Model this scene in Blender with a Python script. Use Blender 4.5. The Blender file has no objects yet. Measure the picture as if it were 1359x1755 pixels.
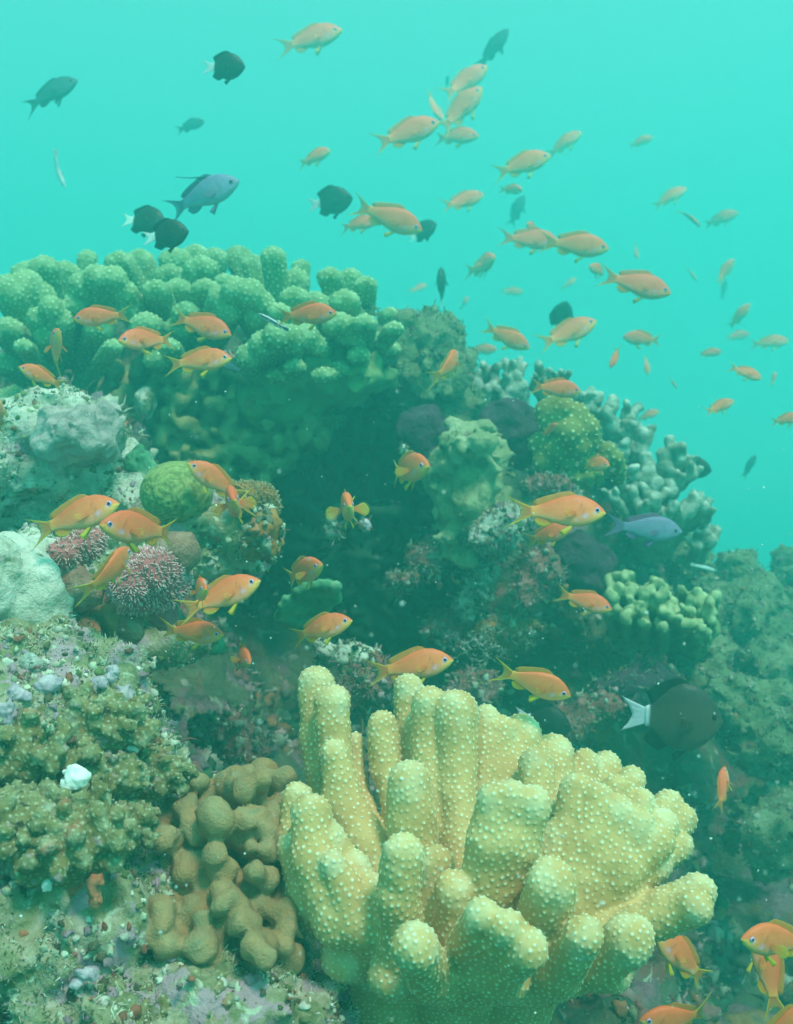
import bpy, math, random
import numpy as np
from mathutils import Vector, Matrix, kdtree

# ------------------------------------------------------------------ camera, light, water
scene = bpy.context.scene
COL = scene.collection
F = 1800.0                     # focal length in pixels of a 1359 pixel wide picture
cam_d = bpy.data.cameras.new('camera')
cam = bpy.data.objects.new('camera', cam_d)
COL.objects.link(cam)
cam_d.sensor_fit = 'HORIZONTAL'
cam_d.sensor_width = 36.0
cam_d.lens = 36.0 * F / 1359.0
cam_d.clip_start = 0.02
cam_d.clip_end = 300
cam.location = (0, 0, 0)
cam.rotation_euler = (math.radians(90), 0, 0)
cam_d.dof.use_dof = True
cam_d.dof.focus_distance = 1.15
cam_d.dof.aperture_fstop = 10.5
scene.camera = cam

SUN_EL, SUN_AZ = math.radians(57), math.radians(30)    # azimuth: 0 = from behind the camera, + = from the right
sd = Vector((math.sin(SUN_AZ) * math.cos(SUN_EL), -math.cos(SUN_AZ) * math.cos(SUN_EL), math.sin(SUN_EL)))
sun_d = bpy.data.lights.new('sun', 'SUN')
sun_d.energy = 5.0
sun_d.angle = math.radians(12)
sun_d.color = (1.0, 0.96, 0.88)
sun = bpy.data.objects.new('sun', sun_d)
COL.objects.link(sun)
sun.rotation_euler = sd.to_track_quat('Z', 'Y').to_euler()
sun.location = (0, 0, 4)

world = bpy.data.worlds.new('World')
scene.world = world
world.use_nodes = True
nt = world.node_tree
nt.nodes.clear()
out = nt.nodes.new('ShaderNodeOutputWorld')
sky = nt.nodes.new('ShaderNodeTexSky')
sky.sky_type = 'NISHITA'
sky.sun_disc = False
sky.sun_elevation = SUN_EL
sky.sun_rotation = math.radians(180) - SUN_AZ
b1 = nt.nodes.new('ShaderNodeBackground')
b1.inputs['Strength'].default_value = 0.05
tint = nt.nodes.new('ShaderNodeMix')
tint.data_type = 'RGBA'
tint.blend_type = 'MULTIPLY'
tint.inputs['Factor'].default_value = 1.0
tint.inputs['B'].default_value = (0.55, 0.95, 0.8, 1)
nt.links.new(sky.outputs[0], tint.inputs['A'])
nt.links.new(tint.outputs['Result'], b1.inputs['Color'])
# light coming through the water itself, by height of the direction it comes from
tc = nt.nodes.new('ShaderNodeTexCoord')
sep = nt.nodes.new('ShaderNodeSeparateXYZ')
nt.links.new(tc.outputs['Generated'], sep.inputs[0])
mr = nt.nodes.new('ShaderNodeMapRange')
mr.inputs['From Min'].default_value = -1
mr.inputs['From Max'].default_value = 1
nt.links.new(sep.outputs['Z'], mr.inputs['Value'])
ramp = nt.nodes.new('ShaderNodeValToRGB')
cr = ramp.color_ramp
stops = [(0.0, (0.01, 0.12, 0.11)), (0.40, (0.022, 0.82, 0.78)), (0.5, (0.035, 0.92, 0.87)),
         (0.60, (0.11, 0.76, 0.71)), (0.72, (0.24, 0.76, 0.70)), (0.90, (0.75, 1.0, 0.92)), (1.0, (1.0, 1.0, 0.95))]
while len(cr.elements) < len(stops):
    cr.elements.new(0.5)
for e, (p, c) in zip(cr.elements, stops):
    e.position = p
    e.color = (*c, 1)
nt.links.new(mr.outputs[0], ramp.inputs[0])
b2 = nt.nodes.new('ShaderNodeBackground')
b2.inputs['Strength'].default_value = 0.63
nt.links.new(ramp.outputs['Color'], b2.inputs['Color'])
add = nt.nodes.new('ShaderNodeAddShader')
nt.links.new(b1.outputs[0], add.inputs[0])
nt.links.new(b2.outputs[0], add.inputs[1])
nt.links.new(add.outputs[0], out.inputs['Surface'])

HAZE_DENSITY = 0.21
HAZE_COLOR = (0.15, 0.94, 0.87, 1)
HAZE_G = 0.6

vs = scene.view_settings
vs.view_transform = 'Standard'
vs.look = 'None'
vs.exposure = 0.35
vs.gamma = 1.0
scene.render.engine = 'CYCLES'
scene.cycles.use_denoising = True
scene.cycles.denoiser = 'OPENIMAGEDENOISE'
scene.cycles.max_bounces = 6
scene.cycles.diffuse_bounces = 3
scene.cycles.volume_bounces = 2
scene.cycles.transparent_max_bounces = 8

R = math.radians
rng = np.random.default_rng(7)
random.seed(7)


def P(px, py, Y):
    """the point at distance Y that the photograph shows at pixel px, py"""
    return np.array(((px - 679.5) / F * Y, Y, (877.5 - py) / F * Y))


# ------------------------------------------------------------------ noise, distance fields, meshing
_perm = rng.permutation(256).astype(np.int32)
_perm = np.concatenate([_perm, _perm])
_grad = rng.normal(size=(256, 3)).astype(np.float32)
_grad /= np.linalg.norm(_grad, axis=1)[:, None]


def perlin(p):
    p = np.asarray(p, np.float32)
    i = np.floor(p).astype(np.int32)
    f = p - i
    i &= 255
    u = f * f * f * (f * (f * 6 - 15) + 10)
    res = np.zeros(len(p), np.float32)
    for dx in (0, 1):
        wx = u[:, 0] if dx else 1 - u[:, 0]
        ax = _perm[(i[:, 0] + dx) & 255]
        for dy in (0, 1):
            wy = wx * (u[:, 1] if dy else 1 - u[:, 1])
            ay = _perm[(ax + i[:, 1] + dy) & 255]
            for dz in (0, 1):
                w = wy * (u[:, 2] if dz else 1 - u[:, 2])
                g = _grad[_perm[(ay + i[:, 2] + dz) & 255]]
                res += w * (g[:, 0] * (f[:, 0] - dx) + g[:, 1] * (f[:, 1] - dy) + g[:, 2] * (f[:, 2] - dz))
    return res * 1.6


def fbm(p, scale, octaves=4, gain=0.5, ridged=False):
    p = np.asarray(p, np.float32) * scale
    a, s = 1.0, np.zeros(len(p), np.float32)
    for o in range(octaves):
        n = perlin(p + 17.3 * o)
        s += a * ((0.5 - np.abs(n)) * 2 if ridged else n)
        a *= gain
        p = p * 2.03
    return s


class Field:
    """a signed distance grid that shapes are blended into, then meshed"""
    def __init__(self, lo, hi, h):
        self.h = h
        self.lo = np.array(lo, float)
        self.n = np.ceil((np.array(hi) - self.lo) / h).astype(int) + 1
        self.D = np.full(self.n, 1.0, np.float32)

    def box(self, lo, hi):
        a = np.clip(np.floor((lo - self.lo) / self.h).astype(int), 0, self.n)
        b = np.clip(np.ceil((hi - self.lo) / self.h).astype(int) + 1, 0, self.n)
        if (b <= a).any():
            return None
        g = [self.lo[k] + self.h * np.arange(a[k], b[k]) for k in range(3)]
        X, Y, Z = np.meshgrid(*g, indexing='ij')
        return tuple(slice(a[k], b[k]) for k in range(3)), X, Y, Z

    def blend(self, sl, d, k):
        o = self.D[sl]
        t = np.clip(0.5 + 0.5 * (o - d) / k, 0, 1)
        self.D[sl] = o * (1 - t) + d * t - k * t * (1 - t)

    def capsule(self, a, b, ra, rb, k):
        a, b = np.asarray(a, float), np.asarray(b, float)
        m = max(ra, rb) + k * 1.6 + 2 * self.h
        q = self.box(np.minimum(a, b) - m, np.maximum(a, b) + m)
        if q is None:
            return
        sl, X, Y, Z = q
        ab = b - a
        L = float(ab @ ab) or 1e-9
        t = np.clip(((X - a[0]) * ab[0] + (Y - a[1]) * ab[1] + (Z - a[2]) * ab[2]) / L, 0, 1)
        d = np.sqrt((X - a[0] - t * ab[0]) ** 2 + (Y - a[1] - t * ab[1]) ** 2 + (Z - a[2] - t * ab[2]) ** 2) - (ra + (rb - ra) * t)
        self.blend(sl, d.astype(np.float32), k)

    def ellipsoid(self, c, r, k):
        c, r = np.asarray(c, float), np.asarray(r, float)
        m = k * 2 + 2 * self.h
        q = self.box(c - r - m, c + r + m)
        if q is None:
            return
        sl, X, Y, Z = q
        x, y, z = X - c[0], Y - c[1], Z - c[2]
        k0 = np.sqrt((x / r[0]) ** 2 + (y / r[1]) ** 2 + (z / r[2]) ** 2)
        k1 = np.sqrt((x / r[0] ** 2) ** 2 + (y / r[1] ** 2) ** 2 + (z / r[2] ** 2) ** 2) + 1e-6
        self.blend(sl, (k0 * (k0 - 1) / k1).astype(np.float32), k)

    def noise(self, fn, reach):
        m = np.nonzero(np.abs(self.D) < reach)
        p = np.stack(m, 1) * self.h + self.lo
        self.D[m] += fn(p)

    def mesh(self, relax=1):
        D, h = self.D, self.h
        D[0], D[-1], D[:, 0], D[:, -1], D[:, :, 0], D[:, :, -1] = [np.maximum(x, 0.5 * h) for x in
                                                                   (D[0], D[-1], D[:, 0], D[:, -1], D[:, :, 0], D[:, :, -1])]
        S = D < 0
        n = [s - 1 for s in D.shape]
        cnt = np.zeros(n, np.uint8)
        for c in range(8):
            x, y, z = c & 1, c >> 1 & 1, c >> 2 & 1
            cnt += S[x:x + n[0], y:y + n[1], z:z + n[2]]
        cells = np.stack(np.nonzero((cnt > 0) & (cnt < 8)), 1)
        C = np.stack([D[cells[:, 0] + (c & 1), cells[:, 1] + (c >> 1 & 1), cells[:, 2] + (c >> 2 & 1)] for c in range(8)], 1)
        off = np.array([(c & 1, c >> 1 & 1, c >> 2 & 1) for c in range(8)], float)
        acc = np.zeros((len(cells), 3))
        num = np.zeros(len(cells))
        for a in range(8):
            for ax in (1, 2, 4):
                if a & ax:
                    continue
                b = a | ax
                m = (C[:, a] < 0) != (C[:, b] < 0)
                t = C[m, a] / (C[m, a] - C[m, b])
                acc[m] += off[a] + t[:, None] * (off[b] - off[a])
                num[m] += 1
        V = (cells + acc / num[:, None]) * h + self.lo
        idx = np.full(n, -1, np.int32)
        idx[tuple(cells.T)] = np.arange(len(cells))
        quads = []
        for ax in range(3):
            s0 = [slice(None)] * 3
            s1 = [slice(None)] * 3
            s0[ax], s1[ax] = slice(0, -1), slice(1, None)
            A, B = S[tuple(s0)], S[tuple(s1)]
            e = np.stack(np.nonzero(A != B), 1)
            u, v = (ax + 1) % 3, (ax + 2) % 3
            ok = (e[:, u] > 0) & (e[:, v] > 0) & (e[:, u] < n[u]) & (e[:, v] < n[v])
            e = e[ok]
            flip = ~A[tuple(e.T)]
            q = []
            for du, dv in ((1, 1), (0, 1), (0, 0), (1, 0)):
                c = e.copy()
                c[:, u] -= du
                c[:, v] -= dv
                q.append(idx[tuple(c.T)])
            q = np.stack(q, 1)
            q[flip] = q[flip][:, ::-1]
            quads.append(q)
        Q = np.concatenate(quads)
        Q = Q[(Q >= 0).all(1)]
        for _ in range(relax):
            V = relaxed(V, Q)
        return V, Q


def relaxed(V, Q, w=0.5):
    s = np.zeros_like(V)
    c = np.zeros(len(V))
    for i in range(4):
        for j in (1, 3):
            np.add.at(s, Q[:, i], V[Q[:, (i + j) % 4]])
            np.add.at(c, Q[:, i], 1)
    return V * (1 - w) + w * s / np.maximum(c, 1)[:, None]


def normals(V, Q):
    n = np.cross(V[Q[:, 2]] - V[Q[:, 0]], V[Q[:, -1]] - V[Q[:, 1]])
    s = np.zeros_like(V)
    for i in range(Q.shape[1]):
        np.add.at(s, Q[:, i], n)
    return s / np.maximum(np.linalg.norm(s, axis=1), 1e-12)[:, None]


def split(V, Q):
    """each quad into four, on the surface it spans"""
    E = np.concatenate([np.sort(Q[:, [i, (i + 1) % 4]], 1) for i in range(4)])
    U, inv = np.unique(E[:, 0].astype(np.int64) * len(V) + E[:, 1], return_inverse=True)
    a, b = U // len(V), U % len(V)
    nf, nv = len(Q), len(V)
    N = normals(V, Q)
    mid = (V[a] + V[b]) / 2
    mid += ((N[a] - N[b]) * ((V[b] - V[a]) * (N[b] - N[a])).sum(1)[:, None] * 0 )
    cen = V[Q].mean(1)
    e = inv.reshape(4, nf).T + nv
    f = np.arange(nf) + nv + len(U)
    W = np.concatenate([V, mid, cen])
    out = [np.stack([Q[:, i], e[:, i], f, e[:, (i - 1) % 4]], 1) for i in range(4)]
    W2 = relaxed(W, np.concatenate(out), 0.5)
    return W2, np.concatenate(out)


def make_mesh(name, V, Q, attrs=None, smooth=True):
    me = bpy.data.meshes.new(name)
    V = np.asarray(V, np.float32)
    Q = np.asarray(Q, np.int32)
    me.vertices.add(len(V))
    me.vertices.foreach_set('co', V.ravel())
    k = Q.shape[1]
    me.loops.add(Q.size)
    me.loops.foreach_set('vertex_index', Q.ravel())
    me.polygons.add(len(Q))
    me.polygons.foreach_set('loop_start', np.arange(0, Q.size, k, dtype=np.int32))
    me.polygons.foreach_set('loop_total', np.full(len(Q), k, np.int32))
    if smooth:
        me.polygons.foreach_set('use_smooth', np.ones(len(Q), bool))
    for an, av in (attrs or {}).items():
        av = np.asarray(av, np.float32)
        if av.ndim == 2:
            at = me.attributes.new(an, 'FLOAT_COLOR', 'POINT')
            at.data.foreach_set('color', np.concatenate([av, np.ones((len(av), 1), np.float32)], 1).ravel())
        else:
            at = me.attributes.new(an, 'FLOAT', 'POINT')
            at.data.foreach_set('value', av)
    me.update(calc_edges=True)
    me.validate()
    return me


def link(name, me, mat=None, parent=None, loc=None, label=None, cat=None, group=None, kind=None):
    o = bpy.data.objects.new(name, me)
    COL.objects.link(o)
    if me is not None and mat is not None and not me.materials:
        me.materials.append(mat)
    if parent is not None:
        o.parent = parent
    if loc is not None:
        o.location = loc
    for k, v in (('label', label), ('category', cat), ('group', group), ('kind', kind)):
        if v:
            o[k] = v
    return o


def add_thing(name, V, Q, mat, label, cat, attrs=None, group=None, kind=None, parent=None, smooth=True):
    """one mesh object whose origin is the middle of its underside"""
    V = np.asarray(V, float)
    lo, hi = V.min(0), V.max(0)
    o = np.array(((lo[0] + hi[0]) / 2, (lo[1] + hi[1]) / 2, lo[2])) if parent is None else np.zeros(3)
    if parent is not None:
        o = np.array(parent.location)
        return link(name, make_mesh(name, V - o, Q, attrs, smooth), mat, parent, None, label, cat, group, kind)
    return link(name, make_mesh(name, V - o, Q, attrs, smooth), mat, None, o, label, cat, group, kind)


# ------------------------------------------------------------------ materials
def material(name, cols, scale=12.0, detail=6.0, rough=0.85, bump=0.4, bump_scale=60.0, tip=None, patches=(), col_attr=None,
             bump_dist=0.004, sheen=0.0, spots=None):
    """noise mixed colours, optional patches of other growth, pale tips from the mesh's tip attribute, fine bump"""
    m = bpy.data.materials.new(name)
    m.use_nodes = True
    n, l = m.node_tree.nodes, m.node_tree.links
    b = n['Principled BSDF']
    b.inputs['Roughness'].default_value = rough
    b.inputs['Specular IOR Level'].default_value = 0.25
    tc = n.new('ShaderNodeTexCoord')
    co = tc.outputs['Object']

    def noise(sc, det, off=0.0, dist=0.0):
        t = n.new('ShaderNodeTexNoise')
        t.inputs['Scale'].default_value = sc
        t.inputs['Detail'].default_value = det
        t.inputs['Roughness'].default_value = 0.62
        t.inputs['Distortion'].default_value = dist
        mp = n.new('ShaderNodeMapping')
        mp.inputs['Location'].default_value = (off, off * 1.7, off * 0.6)
        l.new(co, mp.inputs[0])
        l.new(mp.outputs[0], t.inputs['Vector'])
        return t.outputs['Fac']

    def ramp(src, pts):
        r = n.new('ShaderNodeValToRGB')
        while len(r.color_ramp.elements) < len(pts):
            r.color_ramp.elements.new(0.5)
        for e, (p, c) in zip(r.color_ramp.elements, pts):
            e.position = p
            e.color = (*c, 1)
        l.new(src, r.inputs[0])
        return r.outputs['Color']

    def mix(fac, a, c, mode='MIX'):
        x = n.new('ShaderNodeMix')
        x.data_type = 'RGBA'
        x.blend_type = mode
        if isinstance(fac, float):
            x.inputs['Factor'].default_value = fac
        else:
            l.new(fac, x.inputs['Factor'])
        if isinstance(a, tuple):
            x.inputs['A'].default_value = (*a, 1)
        else:
            l.new(a, x.inputs['A'])
        if isinstance(c, tuple):
            x.inputs['B'].default_value = (*c, 1)
        else:
            l.new(c, x.inputs['B'])
        return x.outputs['Result']

    k = len(cols)
    if col_attr:
        at = n.new('ShaderNodeAttribute')
        at.attribute_name = col_attr
        v = ramp(noise(scale, detail), [(0.3, (0.72, 0.72, 0.72)), (0.7, (1.18, 1.18, 1.18))])
        c = mix(1.0, at.outputs['Color'], v, 'MULTIPLY')
    else:
        c = ramp(noise(scale, detail, 3.1, 0.4), [(0.28 + 0.44 * i / max(k - 1, 1), cc) for i, cc in enumerate(cols)])
    for j, (pc, psc, thr, soft) in enumerate(patches):
        f = ramp(noise(psc, 4.0, 11.0 + 7.7 * j, 0.6), [(thr, (0, 0, 0)), (min(thr + soft, 1.0), (1, 1, 1))])
        c = mix(f, c, pc)
    if spots:
        sc_, sz, pc = spots
        vo = n.new('ShaderNodeTexVoronoi')
        vo.inputs['Scale'].default_value = sc_
        l.new(co, vo.inputs['Vector'])
        c = mix(ramp(vo.outputs['Distance'], [(sz * 0.5, (1, 1, 1)), (sz, (0, 0, 0))]), c, pc)
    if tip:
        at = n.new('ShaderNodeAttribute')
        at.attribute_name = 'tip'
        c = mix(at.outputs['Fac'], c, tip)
    l.new(c, b.inputs['Base Color'])
    if bump:
        bp = n.new('ShaderNodeBump')
        bp.inputs['Strength'].default_value = bump
        bp.inputs['Distance'].default_value = bump_dist
        l.new(noise(bump_scale, 8.0, 1.3), bp.inputs['Height'])
        l.new(bp.outputs[0], b.inputs['Normal'])
    return m


M = {}
M['reef'] = material('reef_rock', [(.024, .044, .030), (.06, .09, .055), (.12, .14, .08), (.24, .25, .17)], 7, 9, bump=1.0, bump_scale=26,
                     bump_dist=0.03, patches=[((.26, .09, .07), 6.0, .54, .08), ((.24, .14, .17), 7.5, .54, .08), ((.30, .17, .06), 8.5, .58, .07), ((.03, .075, .035), 9, .58, .1),
                                              ((.36, .38, .30), 22, .62, .06)])
M['floor'] = material('seabed', [(.03, .045, .035), (.06, .075, .05), (.11, .12, .09)], 4, 9, bump=1.0, bump_scale=18, bump_dist=0.04,
                      patches=[((.07, .06, .075), 5, .58, .1), ((.2, .22, .17), 16, .64, .06)])
M['pale_rock'] = material('pale_rock', [(.18, .22, .14), (.36, .39, .29), (.58, .60, .50), (.70, .70, .62)], 26, 10, bump=1.0, bump_scale=90,
                          bump_dist=0.008, patches=[((.10, .16, .06), 18, .58, .08), ((.34, .25, .28), 12, .62, .08), ((.06, .06, .04), 30, .64, .05)])
M['white_rock'] = material('white_rock', [(.22, .25, .17), (.48, .50, .40), (.66, .66, .57), (.74, .74, .66)], 30, 10, bump=1.0, bump_scale=90,
                           bump_dist=0.008, patches=[((.16, .20, .09), 26, .60, .06), ((.40, .28, .30), 16, .64, .06)])
M['crust_rock'] = material('crust_rock', [(.09, .12, .05), (.22, .24, .11), (.40, .37, .24), (.60, .55, .47)], 30, 10, bump=1.0, bump_scale=110,
                           bump_dist=0.008, patches=[((.46, .32, .36), 22, .54, .06), ((.32, .07, .03), 26, .65, .04), ((.52, .58, .42), 40, .60, .05),
                                                     ((.03, .035, .02), 34, .63, .05)])
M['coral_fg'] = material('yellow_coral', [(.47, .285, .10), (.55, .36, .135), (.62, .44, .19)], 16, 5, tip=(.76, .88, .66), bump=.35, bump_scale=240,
                         bump_dist=0.002, rough=.7)
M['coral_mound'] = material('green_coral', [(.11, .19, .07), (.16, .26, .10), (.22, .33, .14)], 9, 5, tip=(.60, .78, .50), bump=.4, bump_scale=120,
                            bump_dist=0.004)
M['coral_fan'] = material('fan_coral', [(.14, .15, .04), (.22, .22, .06)], 14, 5, tip=(.66, .72, .42), bump=.4, bump_scale=140, bump_dist=0.004)
M['brown_coral'] = material('brown_coral', [(.27, .155, .065), (.37, .225, .095), (.47, .31, .145)], 18, 6, bump=.9, bump_scale=330, bump_dist=0.004,
                            patches=[((.20, .20, .11), 24, .60, .1)], tip=(.30, .32, .19))
M['dim_olive'] = material('dim_olive_coral', [(.15, .17, .065), (.24, .25, .10), (.33, .33, .15)], 22, 8, bump=.8, bump_scale=110, bump_dist=.006, tip=(.26, .26, .13))
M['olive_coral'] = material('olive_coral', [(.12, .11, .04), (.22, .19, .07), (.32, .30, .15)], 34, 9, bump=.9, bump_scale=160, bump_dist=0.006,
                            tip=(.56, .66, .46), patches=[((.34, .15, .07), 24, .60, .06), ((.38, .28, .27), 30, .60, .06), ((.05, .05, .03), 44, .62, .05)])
M['pale_finger'] = material('pale_finger', [(.10, .12, .09), (.20, .24, .18), (.36, .42, .34)], 16, 7, bump=.8, bump_scale=80, bump_dist=0.008,
                            tip=(.72, .78, .70))
M['green_finger'] = material('green_finger', [(.15, .20, .085), (.22, .28, .12)], 12, 6, bump=.5, bump_scale=80, tip=(.62, .68, .40))
M['brain'] = material('brain_coral', [(.12, .16, .045), (.16, .21, .06)], 20, 6, tip=(.29, .35, .12), bump=.5, bump_scale=160)
M['leather'] = material('leather_coral', [(.13, .18, .085), (.27, .31, .16), (.50, .52, .33)], 17, 9, bump=1.0, bump_scale=60, bump_dist=.012,
                        patches=[((.10, .08, .07), 14, .64, .05)])
M['purple'] = material('purple_sponge', [(.035, .018, .035), (.06, .032, .055), (.09, .05, .08)], 22, 7, bump=.8, bump_scale=70, bump_dist=.01)
M['red_crust'] = material('red_crust', [(.17, .05, .045), (.30, .11, .10), (.42, .24, .21)], 30, 9, bump=1.0, bump_scale=90, bump_dist=.01,
                          patches=[((.40, .38, .34), 46, .64, .05)])
M['white_crust'] = material('white_crust', [(.12, .14, .10), (.38, .40, .33), (.66, .66, .60)], 40, 10, bump=1.0, bump_scale=110, bump_dist=.01,
                            patches=[((.20, .08, .08), 30, .60, .06)])
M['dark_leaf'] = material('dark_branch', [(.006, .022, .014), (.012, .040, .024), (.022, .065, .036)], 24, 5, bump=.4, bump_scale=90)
M['green_plate'] = material('green_plate', [(.05, .16, .08), (.12, .30, .16), (.40, .52, .34)], 16, 7, bump=.6, bump_scale=80)
M['pink_soft'] = material('pink_soft', [(.36, .09, .10), (.48, .15, .16)], 30, 5, bump=.3, bump_scale=100, col_attr=None)
M['polyp'] = material('polyp', [], 60, 3, bump=0, col_attr='Col')
M['orange_sponge'] = material('orange_sponge', [(.32, .10, .05), (.44, .18, .09)], 30, 6, bump=.5, bump_scale=110)
M['salmon_crust'] = material('salmon_crust', [(.20, .10, .07), (.36, .19, .13), (.48, .32, .24)], 40, 9, bump=1.0, bump_scale=120, bump_dist=.008,
                             patches=[((.30, .33, .2), 34, .60, .06)])
M['tan_soft'] = material('tan_soft', [(.30, .19, .08), (.42, .29, .14)], 30, 6, bump=.6, bump_scale=140)
M['rust'] = material('rust_crust', [(.16, .055, .012), (.32, .14, .03), (.40, .22, .07)], 34, 8, bump=.9, bump_scale=120)
M['mauve'] = material('mauve_nodule', [(.22, .16, .20), (.40, .33, .38), (.60, .56, .56)], 50, 9, bump=.5, bump_scale=150)
M['pink_lump'] = material('pink_lump', [(.26, .23, .21), (.40, .36, .33), (.58, .54, .48)], 24, 9, bump=.9, bump_scale=90, bump_dist=.008)
M['white'] = material('white_sponge', [(.70, .70, .66), (.82, .82, .78)], 40, 5, bump=.4, bump_scale=150)
M['far_coral'] = material('far_coral', [(.09, .14, .07), (.18, .24, .12), (.34, .40, .26)], 14, 10, bump=1.0, bump_scale=40, bump_dist=.03, patches=[((.09, .055, .06), 9, .6, .08), ((.04, .06, .03), 20, .6, .06)])
M['crumbs'] = material('crumbs', [], 50, 5, bump=.6, bump_scale=160, col_attr='Col')

# ------------------------------------------------------------------ setting: seabed and reef rock
ELL = [  # px, py, Y, rx px, rz px, ry m
    (330, 800, 2.80, 430, 250, .52), (620, 1060, 3.05, 420, 430, .50), (880, 1010, 2.75, 190, 300, .42),
    (1030, 1030, 3.10, 125, 270, .42), (1290, 1560, 3.20, 430, 500, .85), (40, 900, 1.95, 230, 240, .28),
    (60, 1500, 1.42, 280, 350, .28), (430, 1760, 1.55, 420, 350, .40), (850, 1880, 1.45, 420, 200, .30), (720, 1560, 2.30, 520, 300, .45),
    (-300, 1000, 2.6, 500, 380, .7), (700, 1700, 3.6, 900, 500, .8), (1000, 1350, 2.75, 260, 200, .4), (450, 1330, 2.7, 420, 330, .42), (150, 1250, 2.3, 320, 300, .4),
]
fd = Field((-2.3, .75, -1.9), (2.4, 4.6, .55), .024)
g = [fd.lo[k] + fd.h * np.arange(fd.n[k]) for k in range(3)]
X, Y, Z = np.meshgrid(*g, indexing='ij')
fl = -0.80 - 0.10 * np.abs(X) - np.maximum(0, X - .2) * .25 - np.maximum(0, Y - 3.2) * .25 - np.maximum(0, 1.3 - Y) * .3
fd.D = np.minimum(fd.D, (Z - fl) * .8).astype(np.float32)
for (a, b, c, rx, rz, ry) in ELL:
    fd.ellipsoid(P(a, b, c), (rx / F * c, ry, rz / F * c), .09)
fd.noise(lambda p: .075 * fbm(p, 3.2, 3) + .035 * fbm(p + 5, 9, 2, ridged=True) - .02, .3)
V, Q = fd.mesh(1)
del X, Y, Z
N = normals(V, Q)
V += N * (.012 * fbm(V, 22, 3))[:, None]
REEF_V, REEF_N = V, N
reef = link('reef_terrain', make_mesh('reef_terrain', V, Q), M['reef'], label='dark overgrown reef rock rising from the seabed', kind='structure')

gx = np.concatenate([np.linspace(-6.8, -3, 8), np.linspace(-2.8, 3, 60), np.linspace(3.3, 6.8, 8)])
gy = np.concatenate([np.linspace(-3.8, .6, 8), np.linspace(.8, 5, 50), np.linspace(5.4, 10.3, 14)])
GX, GY = np.meshgrid(gx, gy, indexing='ij')
pts = np.stack([GX.ravel(), GY.ravel(), np.zeros(GX.size)], 1)
gz = -1.25 - .10 * np.abs(pts[:, 0]) - np.maximum(0, pts[:, 1] - 3) * .06 + .10 * fbm(pts, .9, 4)
gz = np.maximum(gz, -2.5 + .05 * fbm(pts, 2, 2))
pts[:, 2] = gz
ni, nj = GX.shape
ii, jj = np.meshgrid(np.arange(ni - 1), np.arange(nj - 1), indexing='ij')
ii, jj = ii.ravel(), jj.ravel()
SQ = np.stack([ii * nj + jj, (ii + 1) * nj + jj, (ii + 1) * nj + jj + 1, ii * nj + jj + 1], 1)
link('seabed_ground', make_mesh('seabed_ground', pts, SQ), M['floor'], label='dim seabed sloping away under the reef', kind='structure')

# the water that everything fades into
hb = bpy.data.meshes.new('haze')
x0, x1, y0, y1, z0, z1 = -7, 7, -4, 10.5, -3.6, 3.0
hb.from_pydata([(x, y, z) for x in (x0, x1) for y in (y0, y1) for z in (z0, z1)], [],
               [(0, 1, 3, 2), (4, 6, 7, 5), (0, 4, 5, 1), (2, 3, 7, 6), (0, 2, 6, 4), (1, 5, 7, 3)])
hm = bpy.data.materials.new('haze_water')
hm.use_nodes = True
hn = hm.node_tree.nodes
hn.clear()
ho = hn.new('ShaderNodeOutputMaterial')
hv = hn.new('ShaderNodeVolumePrincipled')
hv.inputs['Color'].default_value = HAZE_COLOR
hv.inputs['Density'].default_value = HAZE_DENSITY
hv.inputs['Anisotropy'].default_value = HAZE_G
hv.inputs['Density Attribute'].default_value = ''
hm.node_tree.links.new(hv.outputs[0], ho.inputs['Volume'])
link('haze', hb, hm, label='turquoise water that far things fade into', kind='stuff')


# ------------------------------------------------------------------ coral builders
def px_chain(ch):
    """[(px, py, Y, r px) ...] -> points and radii in metres"""
    return [(P(a, b, c), r / F * c) for a, b, c, r in ch]


def chains_field(chains, h, k, ells=()):
    lo, hi = np.full(3, 1e9), np.full(3, -1e9)
    for ch in chains:
        for p, r in ch:
            lo, hi = np.minimum(lo, p - r), np.maximum(hi, p + r)
    for c, r in ells:
        lo, hi = np.minimum(lo, np.array(c) - r), np.maximum(hi, np.array(c) + r)
    m = 3 * h + k
    f = Field(lo - m, hi + m, h)
    for c, r in ells:
        f.ellipsoid(c, r, k)
    for ch in chains:
        if len(ch) == 1:
            f.ellipsoid(ch[0][0], [ch[0][1]] * 3, k)
        for (a, ra), (b, rb) in zip(ch, ch[1:]):
            f.capsule(a, b, ra, rb, k)
    return f


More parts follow.
